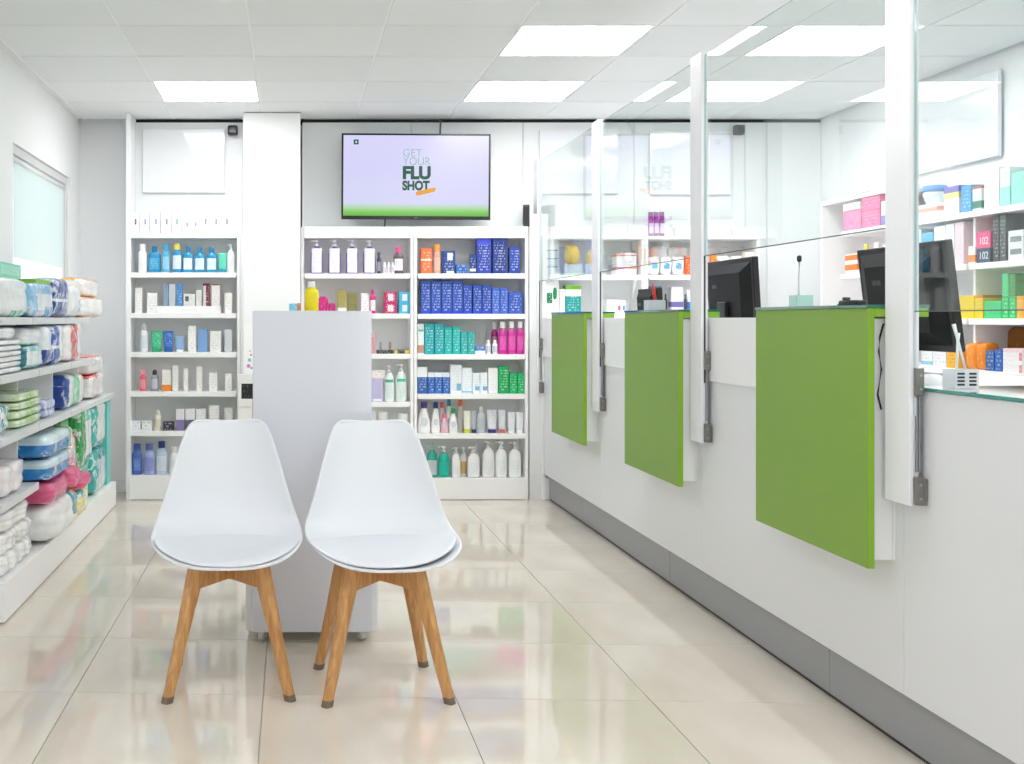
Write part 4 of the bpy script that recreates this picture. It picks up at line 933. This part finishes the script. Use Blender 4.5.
def chair(x, y, rz, lab, tilt=0, dx=0, sw=1.0):
    t = empty('chair', (x, y, 0), rz, lab, 'chair', 'white shell chairs in front of the kiosk')
    bm = bmesh.new(); NU, g = 16, []
    for r, (yy, zz, hw) in enumerate(ROWS):
        line = []
        back = max(0, min(1, (zz-.45)/.12)) if r > 6 else 0
        front = max(0, min(1, (r-0)/4.0)); 
        for i in range(NU+1):
            u = -1+2*i/NU; a = abs(hw*u)/.246
            lift = .050*(a**2.6)*(1-back)*(.45+.55*front if r < 6 else 1); fwd = .060*(abs(u)**2.2)*back*(1-max(0, (zz-.78)/.09)*.55)
            dip = -.004*math.exp(-(u/.5)**2) if r >= len(ROWS)-2 else 0
            line.append(bm.verts.new((hw*u*sw+dx, yy-fwd, zz+lift+dip)))
        g.append(line)
    for a, b in zip(g, g[1:]):
        for i in range(NU): bm.faces.new((a[i], a[i+1], b[i+1], b[i]))
    bmesh.ops.recalc_face_normals(bm, faces=bm.faces)
    o = finish('shell', bm, SHELL, t, True)
    md = o.modifiers.new('thick', 'SOLIDIFY'); md.thickness = .009; md.offset = 0
    md = o.modifiers.new('smooth', 'SUBSURF'); md.levels = 2; md.render_levels = 2
    # cushion
    def seatz(px_, py_):
        best = min(range(len(ROWS)-1), key=lambda k_: abs((ROWS[k_][0]+ROWS[k_+1][0])/2-py_) if k_ < 9 else 9)
        a, b = ROWS[best], ROWS[best+1]; f = (py_-a[0])/(b[0]-a[0]+1e-9); f = max(-.5, min(1.5, f))
        return a[1]+(b[1]-a[1])*f+.050*(abs(px_)/.246)**2.6
    def disc(rx, ry, th, z0, mm, nm, par, dome):
        bm = bmesh.new(); NR, NS = 8, 40; top = []; bot = []
        prof = [(0.0001, 1), (.25, 1), (.5, .98), (.7, .94), (.85, .86), (.94, .72), (.985, .5), (1.0, .25), (.99, .02)]
        rings = []
        for rr, hh in prof:
            ring = []
            for k_ in range(NS):
                a = 2*PI*k_/NS; ca, sa = math.cos(a), math.sin(a)
                sup = (abs(ca)**2.3+abs(sa)**2.3)**(-1/2.3)
                px_, py_ = rx*rr*ca*sup, -.060+ry*rr*sa*sup
                px_ = px_*(1-.10*max(0, sa)*rr)+dx
                ring.append(bm.verts.new((px_, py_, seatz(px_-dx, py_)+z0+th*hh)))
            rings.append(ring)
        rings.append([bm.verts.new(((v.co.x-dx)*.96+dx, (v.co.y+.060)*.96-.060, seatz((v.co.x-dx)*.96, (v.co.y+.060)*.96-.060)+z0)) for v in rings[-1]])
        for a, b in zip(rings, rings[1:]):
            for k_ in range(NS): bm.faces.new((a[k_], a[(k_+1) % NS], b[(k_+1) % NS], b[k_]))
        bm.faces.new(rings[0][::-1]); bm.faces.new(rings[-1])
        bmesh.ops.recalc_face_normals(bm, faces=bm.faces)
        q = finish(nm, bm, mm, par, True); return q
    pd = disc(.236, .173, .012, .006, PAD, 'cushion', t, 1)
    if tilt:
        pd.rotation_euler = (0, -tilt, 0); pd.location = (.0, 0, .004)
    q = disc(.227, .166, .004 if not tilt else .009, .0045, mat('2b2d33', .7), 'cushion_shade', pd, 0)  # dark underside disc, drawn as the shadow gap below the cushion
    # legs
    for sx in (-1, 1):
        for sy in (-1, 1):
            p0 = Vector((sx*.193, sy*(.19 if sy < 0 else .185), 0)); p1 = Vector((sx*.098, sy*.100, .426))
            if sy > 0: p0.x *= .945
            bm = bmesh.new(); rings = []
            rad = Vector((sx, sy, 0)).normalized(); tan = Vector((-rad.y, rad.x, 0))
            for f, wv, dv in ((0, .0125, .0135), (.02, .0145, .015), (.5, .018, .019), (.8, .022, .024), (1, .023, .027)):
                c_ = p0.lerp(p1, f); ring = []
                n8 = 12
                for k_ in range(n8):
                    a = 2*PI*k_/n8+PI/12; s = (abs(math.cos(a))**4+abs(math.sin(a))**4)**-.25
                    ring.append(bm.verts.new(c_+tan*wv*math.cos(a)*s+rad*dv*math.sin(a)*s))
                rings.append(ring)
            for a, b in zip(rings, rings[1:]):
                for k_ in range(n8): bm.faces.new((a[k_], a[(k_+1) % n8], b[(k_+1) % n8], b[k_]))
            bm.faces.new(rings[0][::-1]); bm.faces.new(rings[-1]); bmesh.ops.recalc_face_normals(bm, faces=bm.faces)
            lg = finish('leg', bm, WOOD, t)
            bm = bmesh.new(); ring2 = []
            for z_ in (0, .02):
                f = z_/.426; c_ = p0.lerp(p1, f)
                ring2.append([bm.verts.new(c_+tan*.0152*math.cos(2*PI*k_/12+PI/12)*((abs(math.cos(2*PI*k_/12+PI/12))**4+abs(math.sin(2*PI*k_/12+PI/12))**4)**-.25)+rad*.0162*math.sin(2*PI*k_/12+PI/12)*((abs(math.cos(2*PI*k_/12+PI/12))**4+abs(math.sin(2*PI*k_/12+PI/12))**4)**-.25)) for k_ in range(12)])
            for k_ in range(12): bm.faces.new((ring2[0][k_], ring2[0][(k_+1) % 12], ring2[1][(k_+1) % 12], ring2[1][k_]))
            bm.faces.new(ring2[0][::-1]); bm.faces.new(ring2[1]); bmesh.ops.recalc_face_normals(bm, faces=bm.faces)
            finish('foot_glide', bm, mat('7b6c5c', .8, bump=.3, bscale=200), lg)
    for s in (-1, 1):       # crossed bearers under the shell
        bm = bmesh.new(); d = Vector((1, s, 0)).normalized(); n_ = Vector((-d.y, d.x, 0)); L_ = .135
        zs = [(-L_, .337), (-.03, .345), (.03, .345), (L_, .337)]; vs = []
        for l, zb in zs:
            for z_ in (zb, .4255 - (0 if s > 0 else .0008)):
                for q_ in (-.012, .012): vs.append(bm.verts.new(d*l+n_*q_+Vector((0, 0, z_))))
        for i in range(3):
            a = vs[i*4:i*4+4]; b = vs[i*4+4:i*4+8]
            bm.faces.new((a[0], a[1], b[1], b[0])); bm.faces.new((a[2], b[2], b[3], a[3])); bm.faces.new((a[0], b[0], b[2], a[2])); bm.faces.new((a[1], a[3], b[3], b[1]))
        bm.faces.new((vs[0], vs[2], vs[3], vs[1])); bm.faces.new((vs[12], vs[13], vs[15], vs[14]))
        bmesh.ops.recalc_face_normals(bm, faces=bm.faces); finish('cross_bearer', bm, WOOD, t)
    return t
chair(-.206, 3.685, .05, 'left of the two white shell chairs with beech legs', 0, -.007, 1.025)
chair(.288, 3.655, .075, 'right of the two white shell chairs, with slightly lifted cushion', .022, .012, 1.03)

# ---------------------------------------------------------------- left shelving
GX = -1.14
gs = empty('gondola_shelving', (-1.3, 5.7, 0), 0, 'long white shelving of nappies and soft packs along the left wall', 'shelving')
def gpart(nm, x0, x1, y0, y1, z0, z1, m=SHELF, bev=.001): return under(box(nm, x0, x1, y0, y1, z0, z1, m, bev=bev), gs)
gb = [4.385, 5.04, 5.78, 6.48, 7.17]
GZ = {1: 1.205, 2: .972, 3: .723, 4: .462, 5: .157}
for i, (a, b) in enumerate(zip(gb, gb[1:])):
    for k_ in (1, 2, 3, 4):
        if k_ == 4 and i > 0: continue
        if k_ in (1, 2) and i == 3: continue
        gpart('shelf', GX+(.03 if k_ == 1 else 0)+.004, LX+.013, a+.0005, b-.0095 if False else b-.0005, GZ[k_]-.018, GZ[k_]) if False else None
        x0, x1 = LX+.0135, GX-(.03 if k_ == 1 else 0)
        z = GZ[k_]
        bm = bmesh.new(); cx, cy = (x0+x1)/2, (a+b)/2
        bbox(bm, x0-cx, x1-.012-cx, a+.0005-cy, b-.0005-cy, -.015, 0); bbox(bm, x1-.0118-cx, x1-cx, a+.004-cy, b-.004-cy, -.03, .002, .0015)
        o = finish('shelf', bm, mat('dadddf', .4)); o.location = (cx, cy, z); under(o, gs)
    gpart('base', LX+.0135, GX+.012 if False else -1.128, a+.001, b-.001, .006, GZ[5])
    gpart('back_panel', LX+.001, LX+.013, a, b, 0, 1.19, mat('e2e5e4', .5))
for y in gb[:-1]:
    for z0, z1 in ((.1575, .446), (.463, .707), (.7235, .956)):
        if y in (5.78, 6.48) and z1 == .446: z1 = .706
        elif y in (5.78, 6.48) and z0 == .463: continue
        elif y == gb[0] and z0 == .9725: pass
        gpart('partition', LX+.0135, -1.24, y+.001, y+.016, z0, z1)
gpart('partition', LX+.0135, -1.20, 7.154, 7.169, .1575, .706)

# packs: (kind, Y0, Y1, base Z, height, depth, label, kwargs) with the front towards +X
def GY(px, X=-1.16): return X*F/(px-VX)
def gp(y0, y1, z, h, dp, desc, x=-1.165, group='soft packs on the left shelving', kind='pack', **k):
    if kind == 'pack': k.setdefault('e', .34)
    if 'px' in k:
        a, b = k.pop('px'); y0, y1 = GY(a, x), GY(b, x)
    i = len(USED)
    if kind == 'pack': k.setdefault('seed', i)
    return mk(kind, x-dp/2, (y0+y1)/2, z+.0008, y1-y0-.004, dp, h, desc, group, PI/2, **k)
# local x runs along +Y (away), local -y towards the aisle
Z1, Z2, Z3, Z4, Z5 = [GZ[i]+.002 for i in (1, 2, 3, 4, 5)]
LF = lambda *th: (lambda x, y, z: sum(1 for q in th if x > q))
TZ = lambda *th: (lambda x, y, z: sum(1 for q in th if z > q))
gp(0, 0, Z1, .165, .12, 'large white and mint nappy pack at near end of top left shelf', x=-1.19, px=(-14, 30), cols=('8fe0c0', 'f0f4f3', '77c8a0', 'f0f4f3'), rule=lambda x, y, z: (0 if x < -.8 else 2 if (z < .16 and abs(x-.5) < .4) else 1), amp=.04)
gp(0, 0, Z1+.168, .062, .2, 'flat mint green carton lying on the large mint nappy pack', x=-1.20, px=(-12, 21), kind='carton', c='7fe0bd', ink='3f8f74', lab=[(.35, .95, .2, .85, 'a5ecd2')])
gp(0, 0, Z1, .16, .12, 'light blue baby wipes pack with lime lid on top left shelf', x=-1.19, px=(32, 55), cols=('8cc6ea', 'e9f1f6', '5aa8dc'), rule=lambda x, y, z: (2 if (x > .1 and z < .35) else 0 if z > .7 or x < -.6 else 1))
o = gp(0, 0, Z1+.161, .022, .12, 'lime green lid tub on top of the light blue wipes pack', x=-1.22, px=(36, 53), group=None, kind='carton', c='8cc63a', ink='7ab52e')
gp(0, 0, Z1, .205, .105, 'white and green pack behind the mint one on top left shelf', x=-1.325, px=(2, 22), cols=('eff3f2', '58bf8a'), rule=lambda x, y, z: 1 if z > .85 and x < 0 else 0)
gp(0, 0, Z1, .2, .22, 'dark blue pack on top left shelf', x=-1.19, px=(56, 70), cols=('1d449c', 'e8eef5'), rule=lambda x, y, z: 1 if abs(z-.45) < .04 else 0)
gp(0, 0, Z1, .175, .22, 'white and pale blue pack on top left shelf', x=-1.19, px=(70.5, 82), cols=('eef1f4', '9fc1e6'), rule=lambda x, y, z: 1 if x > .35 and z < .6 else 0)
gp(0, 0, Z1, .12, .2, 'lower white and orange pack at far end of top left shelf', x=-1.18, px=(83, 105), cols=('f4f3f0', 'f3a83c'), rule=lambda x, y, z: 1 if z < .14 or z > .9 else 0)
gp(0, 0, Z1+.121, .11, .18, 'upper white and orange pack at far end of top left shelf', x=-1.20, px=(84, 100), cols=('f5f4f2', 'f3b04c'), rule=lambda x, y, z: 1 if z > .9 else 0)
# second shelf
for i in range(6):
    gp(0, 0, Z2+i*.023, .022, .22, 'flat folded white pad pack, %s in the stack on second left shelf' % ['lowest', 'second from bottom', 'third from bottom', 'third from top', 'second from top', 'topmost'][i], px=(-10, 25-(i % 2)), x=-1.165-.006*(i % 3), cols=('f4f5f5', '8fd6a8'), rule=lambda x, y, z: 1 if z < .3 and abs(x) > .5 else 0, e=.3, group='stack of flat pads')
gp(0, 0, Z2+.140, .05, .2, 'white soft pack on the stack of flat pads', px=(-8, 18), x=-1.18, cols=('f6f6f6',))
gp(0, 0, Z2, .10, .2, 'round teal and white pack on second left shelf', px=(26, 45), cols=('6cc5bd', 'eaf2f2', '2b7f92'), rule=lambda x, y, z: (2 if x < -.8 else 0 if abs(z-.5) > .3 else 1))
gp(0, 0, Z2+.101, .085, .18, 'white soft pack above the round teal pack', px=(24, 44), x=-1.19, cols=('f3f4f6', 'd7dbe2'), rule=TZ(.7))
gp(0, 0, Z2, .19, .2, 'white pack with navy edge on second left shelf', px=(45.5, 52.5), cols=('eef2f6', '27449a'), rule=lambda x, y, z: 1 if z < .42 else 0)
gp(0, 0, Z2, .195, .22, 'royal blue and white pack on second left shelf', px=(53, 66), cols=('1f57b8', 'eef0f4'), rule=lambda x, y, z: 1 if x > .1 or abs(z-.42) < .03 else 0)
gp(0, 0, Z2, .195, .2, 'white pack with red front on second left shelf', px=(66.5, 84), cols=('eb4a35', 'f3f1f1'), rule=lambda x, y, z: 0 if (-.55 < x < .3 and z < .97) else 1)
gp(6.52, 6.98, Z3+.142, .11, .2, 'upper white pack with red tie at end of left shelving', x=-1.17, cols=('f1efef', 'e8503f'), rule=lambda x, y, z: 1 if z > .93 and x < .3 else 0)
# third shelf
gp(0, 0, Z3, .12, .2, 'teal and white wipes pack at near end of third left shelf', px=(-12, 12), x=-1.175, cols=('16a3ac', 'e9f4f4'), rule=lambda x, y, z: 0 if (x+z*1.4) % .9 > .4 else 1)
for i in range(4):
    gp(5.06, 5.29, Z3+i*.038, .037, .22, 'light green wipes pack, %s in the stack of four' % ['lowest', 'second from bottom', 'second from top', 'topmost'][i], px=(18.5, 44-(2 if i == 3 else 0)), x=-1.17, cols=('bfe09a', '2cb5a5', 'd7ecc4'), rule=lambda x, y, z: (1 if x > .82 else 2 if x < -.4 else 0), e=.35, group='stack of green wipes')
gp(5.3, 5.52, Z3, .085, .18, 'small lavender pack on third left shelf', cols=('c6cdf0', '7d8ad0'), rule=lambda x, y, z: 1 if abs(z-.5) < .1 else 0)
gp(5.8, 6.0, Z3, .18, .2, 'white pack with blue end on third left shelf', cols=('2850a8', 'eff0f3'), rule=lambda x, y, z: 0 if x < -.55 or z < .08 else 1)
gp(6.02, 6.3, Z3, .17, .2, 'mint green and white pack on third left shelf', cols=('8bd8b0', 'f0f4f2'), rule=LF(-.2))
gp(6.5, 6.97, Z3, .14, .2, 'lower white pack with red tie at end of left shelving', cols=('f2f0f0', 'e8503f'), rule=lambda x, y, z: 1 if (z > .9 and x < .2) or (z < .2 and -.4 < x < .1) else 0)
# fourth level and base
for i, (l_, q_) in enumerate((('lower', 0), ('upper', 1))):
    gp(5.06, 5.62, Z5+.288+i*.108, .106, .27, l_+' blue and white nappy pack above the pink bags', x=-1.10, cols=('1b84cc', 'd6ecf4', '1673b5', '48b568'), rule=lambda x, y, z: (3 if x > .86 else 1 if z > .66 else 2 if z < .2 else 0), group='pair of blue nappy packs')
gp(5.63, 5.775, Z5+.288, .09, .2, 'small pink pack beside the blue nappy packs', x=-1.12, cols=('f0a0b8', 'f6dfe6'), rule=TZ(.6))
gp(5.63, 5.775, Z5+.379, .11, .2, 'green and pale pink pack beside upper blue nappy pack', x=-1.13, cols=('6cc98a', 'f3c6cf'), rule=LF(.3))
gp(5.8, 6.0, Z5+.417, .115, .2, 'green carton lying above the pink packs', x=-1.20, kind='carton', c='8fd4a0', ink='3f9a5a', band=[(.7, 1, '2f8a48')])
gp(6.01, 6.22, Z5+.215, .33, .2, 'tall grass green pack in lower left shelving', x=-1.14, cols=('17a343', '1c9a45'), rule=TZ(.5), e=.25)
gp(6.24, 6.465, Z5+.217, .32, .2, 'white and mint pack beside the tall green one', x=-1.15, cols=('eef3f1', '7fdcc8', '18a0a5'), rule=lambda x, y, z: 2 if z < .15 else 1 if z > .8 or x > .5 else 0)
gp(6.52, 6.95, Z5, .255, .2, 'lower white and teal pack standing on base near the corner', x=-1.15, cols=('eef4f3', '29b5ad'), rule=lambda x, y, z: 1 if x < -.4 or z > .8 else 0)
gp(7.0, 7.14, Z5, .52, .16, 'tall mint green carton at far end of left shelving', x=-1.16, kind='carton', c='6fd6cf', ink='c6f2ee')
gp(6.13, 6.4, Z5, .215, .2, 'white and green pack behind the pink bags', x=-1.16, cols=('e8f2ec', '6cc49a'), rule=TZ(.5))
gp(5.06, 5.77, Z5, .188, .32, 'big white pack with teal and yellow end on the base shelf', x=-1.075, cols=('f1f3f3', '1c8fa6', 'f2e27a'), rule=lambda x, y, z: (2 if x > .5 else 1 if (x > .2 and z > .4) else 0), e=.5)
gp(5.8, 6.05, Z5, .14, .24, 'pale yellow pack beyond the big white one', x=-1.10, cols=('f4e37c', 'f7f0c0', '66b9c4'), rule=lambda x, y, z: 2 if z > .7 and x < 0 else 1 if abs(z-.4) < .12 else 0)
gp(5.06, 5.52, Z5+.189, .092, .28, 'longest pink bag lying on the big white pack', x=-1.09, cols=(('e0608c', 'f3b3c8'), 'e77d9f', 'f1a9bf'), rule=lambda x, y, z: 2 if z < .15 else 0, amp=.06, group='pink bags')
gp(5.8, 6.1, Z5+.142, .072, .22, 'pink bag lying beyond the longest pink bag', x=-1.09, cols=(('d94f80', 'f3b3c8'), 'f1a9bf'), rule=lambda x, y, z: 1 if z < .2 else 0, amp=.06, group='pink bags')
gp(5.53, 5.775, Z5+.189, .097, .26, 'short pink bag lying between the longer pink bags', x=-1.085, cols=(('e0608c', 'f3b3c8'), 'f1a9bf'), rule=lambda x, y, z: 1 if z < .15 else 0, amp=.06, group='pink bags')
gp(5.80, 6.0, Z5+.216, .2, .2, 'white pack with pink end below the green carton', x=-1.15, cols=('f3e9ec', 'e48aa6'), rule=LF(.3))
gp(6.52, 6.95, Z5+.262, .275, .2, 'upper white and teal pack near the corner', x=-1.15, cols=('eaf3f2', '2fb8b2'), rule=lambda x, y, z: 1 if x < -.5 or z < .2 else 0)
for i, (z_, y0, y1, l_) in enumerate(((0, 4.45, 4.72, 'lower near'), (0, 4.73, 4.97, 'lower far'), (.085, 4.45, 4.70, 'middle near'), (.085, 4.71, 4.96, 'middle far'), (.17, 4.45, 4.93, 'topmost'))):
    gp(y0, y1, Z5+z_, .083, .24, l_+' plain white soft pack at near end of base shelf', x=-1.15, cols=('f3f3f2',), amp=.04, group='plain white packs')
gp(4.5, 4.9, Z4, .13, .22, 'pale pink tinted white pack on lowest near left shelf', x=-1.16, cols=('f2e9ec',), amp=.05)

# ---------------------------------------------------------------- things on and behind the counter
def monitor(ya, yb, ztop, h, x, lab, lean=.055, label_plate=True):
    t = empty('monitor', (x+.02, (ya+yb)/2, 1.0085), -PI/2, lab, 'monitor', 'monitors behind the counter')
    w = yb-ya; z1 = ztop-1.0085; z0 = z1-h
    M = mat('08090a', .55, spec=.3)
    hd = empty('display', (0, 0, z0)); hd.parent = t; D.objects.remove(hd)
    bm = bmesh.new(); bbox(bm, -w/2, w/2, -.014, .014, 0, h, .003)
    hs = finish('housing', bm, [mat('0b0c0d', .4)], t); hs.location = (0, 0.012, z0); hs.rotation_euler = (lean, 0, 0)
    bm = bmesh.new(); vs = []
    for yy, s in ((-.0145, 1), (-.040, .72)):
        vs.append([bm.verts.new((sx*w/2*.93*s, yy, h*.5+sz*h*.44*s)) for sx, sz in ((-1, -1), (1, -1), (1, 1), (-1, 1))])
    for k_ in range(4): bm.faces.new((vs[0][k_], vs[0][(k_+1) % 4], vs[1][(k_+1) % 4], vs[1][k_]))
    bm.faces.new(vs[1]); bm.faces.new(vs[0][::-1]); bmesh.ops.recalc_face_normals(bm, faces=bm.faces)
    bk = finish('back_cover', bm, M, hs)
    bm = bmesh.new(); bbox(bm, -w/2+.01, w/2-.01, .0143, .015, .01, h-.01); finish('screen', bm, mat('0a0b0d', .1), hs)
    bm = bmesh.new(); bbox(bm, -.028, .028, -.0008, 0, -.009, .009)
    pl_ = finish('badge', bm, printed('202225', '55585c', 1, .5, xs=5), hs); pl_.location = (-w*.20, -.0405, h*.66)
    bm = bmesh.new(); bbox(bm, -.05, .05, -.055, -.015, .0, z0+h*.45, .004); finish('stand', bm, mat('222427', .4), t)
    bm = bmesh.new(); bbox(bm, -.12, .12, -.09, .10, .0, .012, .005); finish('stand_foot', bm, mat('222427', .4), t)
    return t
monitor(4.91, 5.46, 1.477, .36, 2.03, 'black monitor seen from behind, right of the middle post')
monitor(3.43, 3.96, 1.448, .35, 2.03, 'black monitor seen from behind, behind the nearest post', .12)
monitor(6.20, 6.55, 1.375, .26, 2.03, 'small dark monitor behind the middle green ledge')

def pen_stand(x, y, z, lab, tint, pens):
    t = empty('pen_holder', (x, y, z+.0005), 0, lab, 'pen holder')
    bm = bmesh.new()
    s, h = .036, .048
    bbox(bm, -s, s, -s*.8, s*.8, 0, .004); bbox(bm, -s, s, -s*.8, -s*.8+.003, .004, h); bbox(bm, -s, s, s*.8-.003, s*.8, .004, h)
    bbox(bm, -s, -s+.003, -s*.8+.003, s*.8-.003, .004, h); bbox(bm, s-.003, s, -s*.8+.003, s*.8-.003, .004, h)
    finish('cup', bm, tint, t)
    for k_ in range(2):
        for r_ in range(4):
            if pens == 'near': 
                bm = bmesh.new(); bbox(bm, -.011, .011, -.001, 0, 0, .005)
                o = finish('slot', bm, mat('2c2e33', .6), t); o.location = (-.019+.036*k_, -s*.8-.0002, .008+.0095*r_)
    return t
GLC = mat('dfe3e6', .15, coat=.5)
zc = 1.0185
t = pen_stand(1.752, 2.92, zc, 'white slotted pen holder with two white brushes on near counter', GLC, 'near')
t.scale = (.85, 1, 1)
for a, b in (((-.012, 0, .006), (-.006, 0, .145)), ((.024, 0, .006), (-.012, .01, .168))):
    br = tube_bm([Vector(a), Vector(a).lerp(Vector(b), .8), b], [.0035, .0035, .005]); bm = bmesh.new()
    o = finish('pen_holder_brush', br, mat('e9edf0', .3), smooth=True); o.name = 'brush'; o.location = (1.752, 2.92, zc)
    tag(o, 'slim white brush in the near pen holder, %s' % ('upright one' if a[0] < 0 else 'leaning one'), 'brush', 'white brushes')
zl = 1.2401
t = pen_stand(1.70, 3.72, zl, 'clear teal pen holder on the nearest green ledge', mat('b4dcd4', .12, coat=.5), 'far')
t.scale = (.75, 1, .8)
o = finish('pen', tube_bm([(-.008, 0, .006), (-.006, 0, .10), (-.006, 0, .150), (-.006, 0, .156)], [.0035, .0035, .0028, .006]), mat('e9edf0', .3), smooth=True)
o.location = (1.70, 3.72, zl); tag(o, 'white pen with black end standing in the teal holder', 'pen')
q = finish('pen_end', lathe_bm([(.004, .150), (.0075, .155), (.0075, .168), (.004, .172)], 10), DARK, o, True); q.location = (-.006, 0, 0)
t = pen_stand(1.70, 5.22, zl, 'small grey white box holding a red pen on the middle green ledge', mat('d9dee4', .3), 'far'); t.scale = (1.1, 1.2, 1.0)
o = finish('pen', tube_bm([(.008, 0, .006), (-.004, 0, .09), (-.008, 0, .125)], [.008, .008, .004]), mat('d62a2a', .35), smooth=True)
o.location = (1.70, 5.22, zl); tag(o, 'bright red pen leaning in the box on the middle green ledge', 'pen')
o = finish('stylus', tube_bm([(1.60, 5.28, 1.2405), (1.615, 5.28, 1.31), (1.632, 5.28, 1.39)], .005), mat('eff0f2', .4), smooth=True)
tag(o, 'slim white stylus standing up at front edge of the middle green ledge', 'stylus')
o = finish('stylus_tip', tube_bm([(1.632, 5.28, 1.39), (1.634, 5.28, 1.40)], .003), mat('eff0f2', .4), o)
# handset and mouse
t = empty('scanner', (1.72, 3.42, zl), .2, 'low black hand scanner lying on the nearest green ledge', 'scanner')
bm = bmesh.new(); bbox(bm, -.03, .03, -.07, .07, .0, .022, .008, seg=2); finish('body', bm, mat('1d1e20', .4), t, True)
bm = bmesh.new(); bbox(bm, -.016, .016, .03, .06, .022, .034, .004); finish('head', bm, mat('26272a', .4), t)
t.scale = (.6, .6, .8)
finish('cable', tube_bm([(0, .068, .01), (.03, .10, .012), (.03, .14, .006), (.04, .16, .005)], .004), DARK, t, True)
t = empty('mouse', (1.84, 3.20, 1.0095), .4, 'white computer mouse on counter beside the near pen holder', 'mouse')
bm = bmesh.new(); bmesh.ops.create_uvsphere(bm, u_segments=18, v_segments=10, radius=1)
for v in bm.verts: v.co = Vector((v.co.x*.032, v.co.y*.055, max(v.co.z, 0)*.034))
finish('body', bm, mat('f0f1f3', .25), t, True)
finish('cable', tube_bm([(0, .05, .008), (.04, .09, .004), (.10, .08, .004), (.16, .12, .004)], .0025), mat('3a3c40', .5), t, True)
o = box('paper_tray', 1.9, 2.2, 2.35, 2.75, 1.0187, 1.05, mat('9ba0a5', .4)); tag(o, 'low grey tray on the counter behind the near pen holder', 'tray')
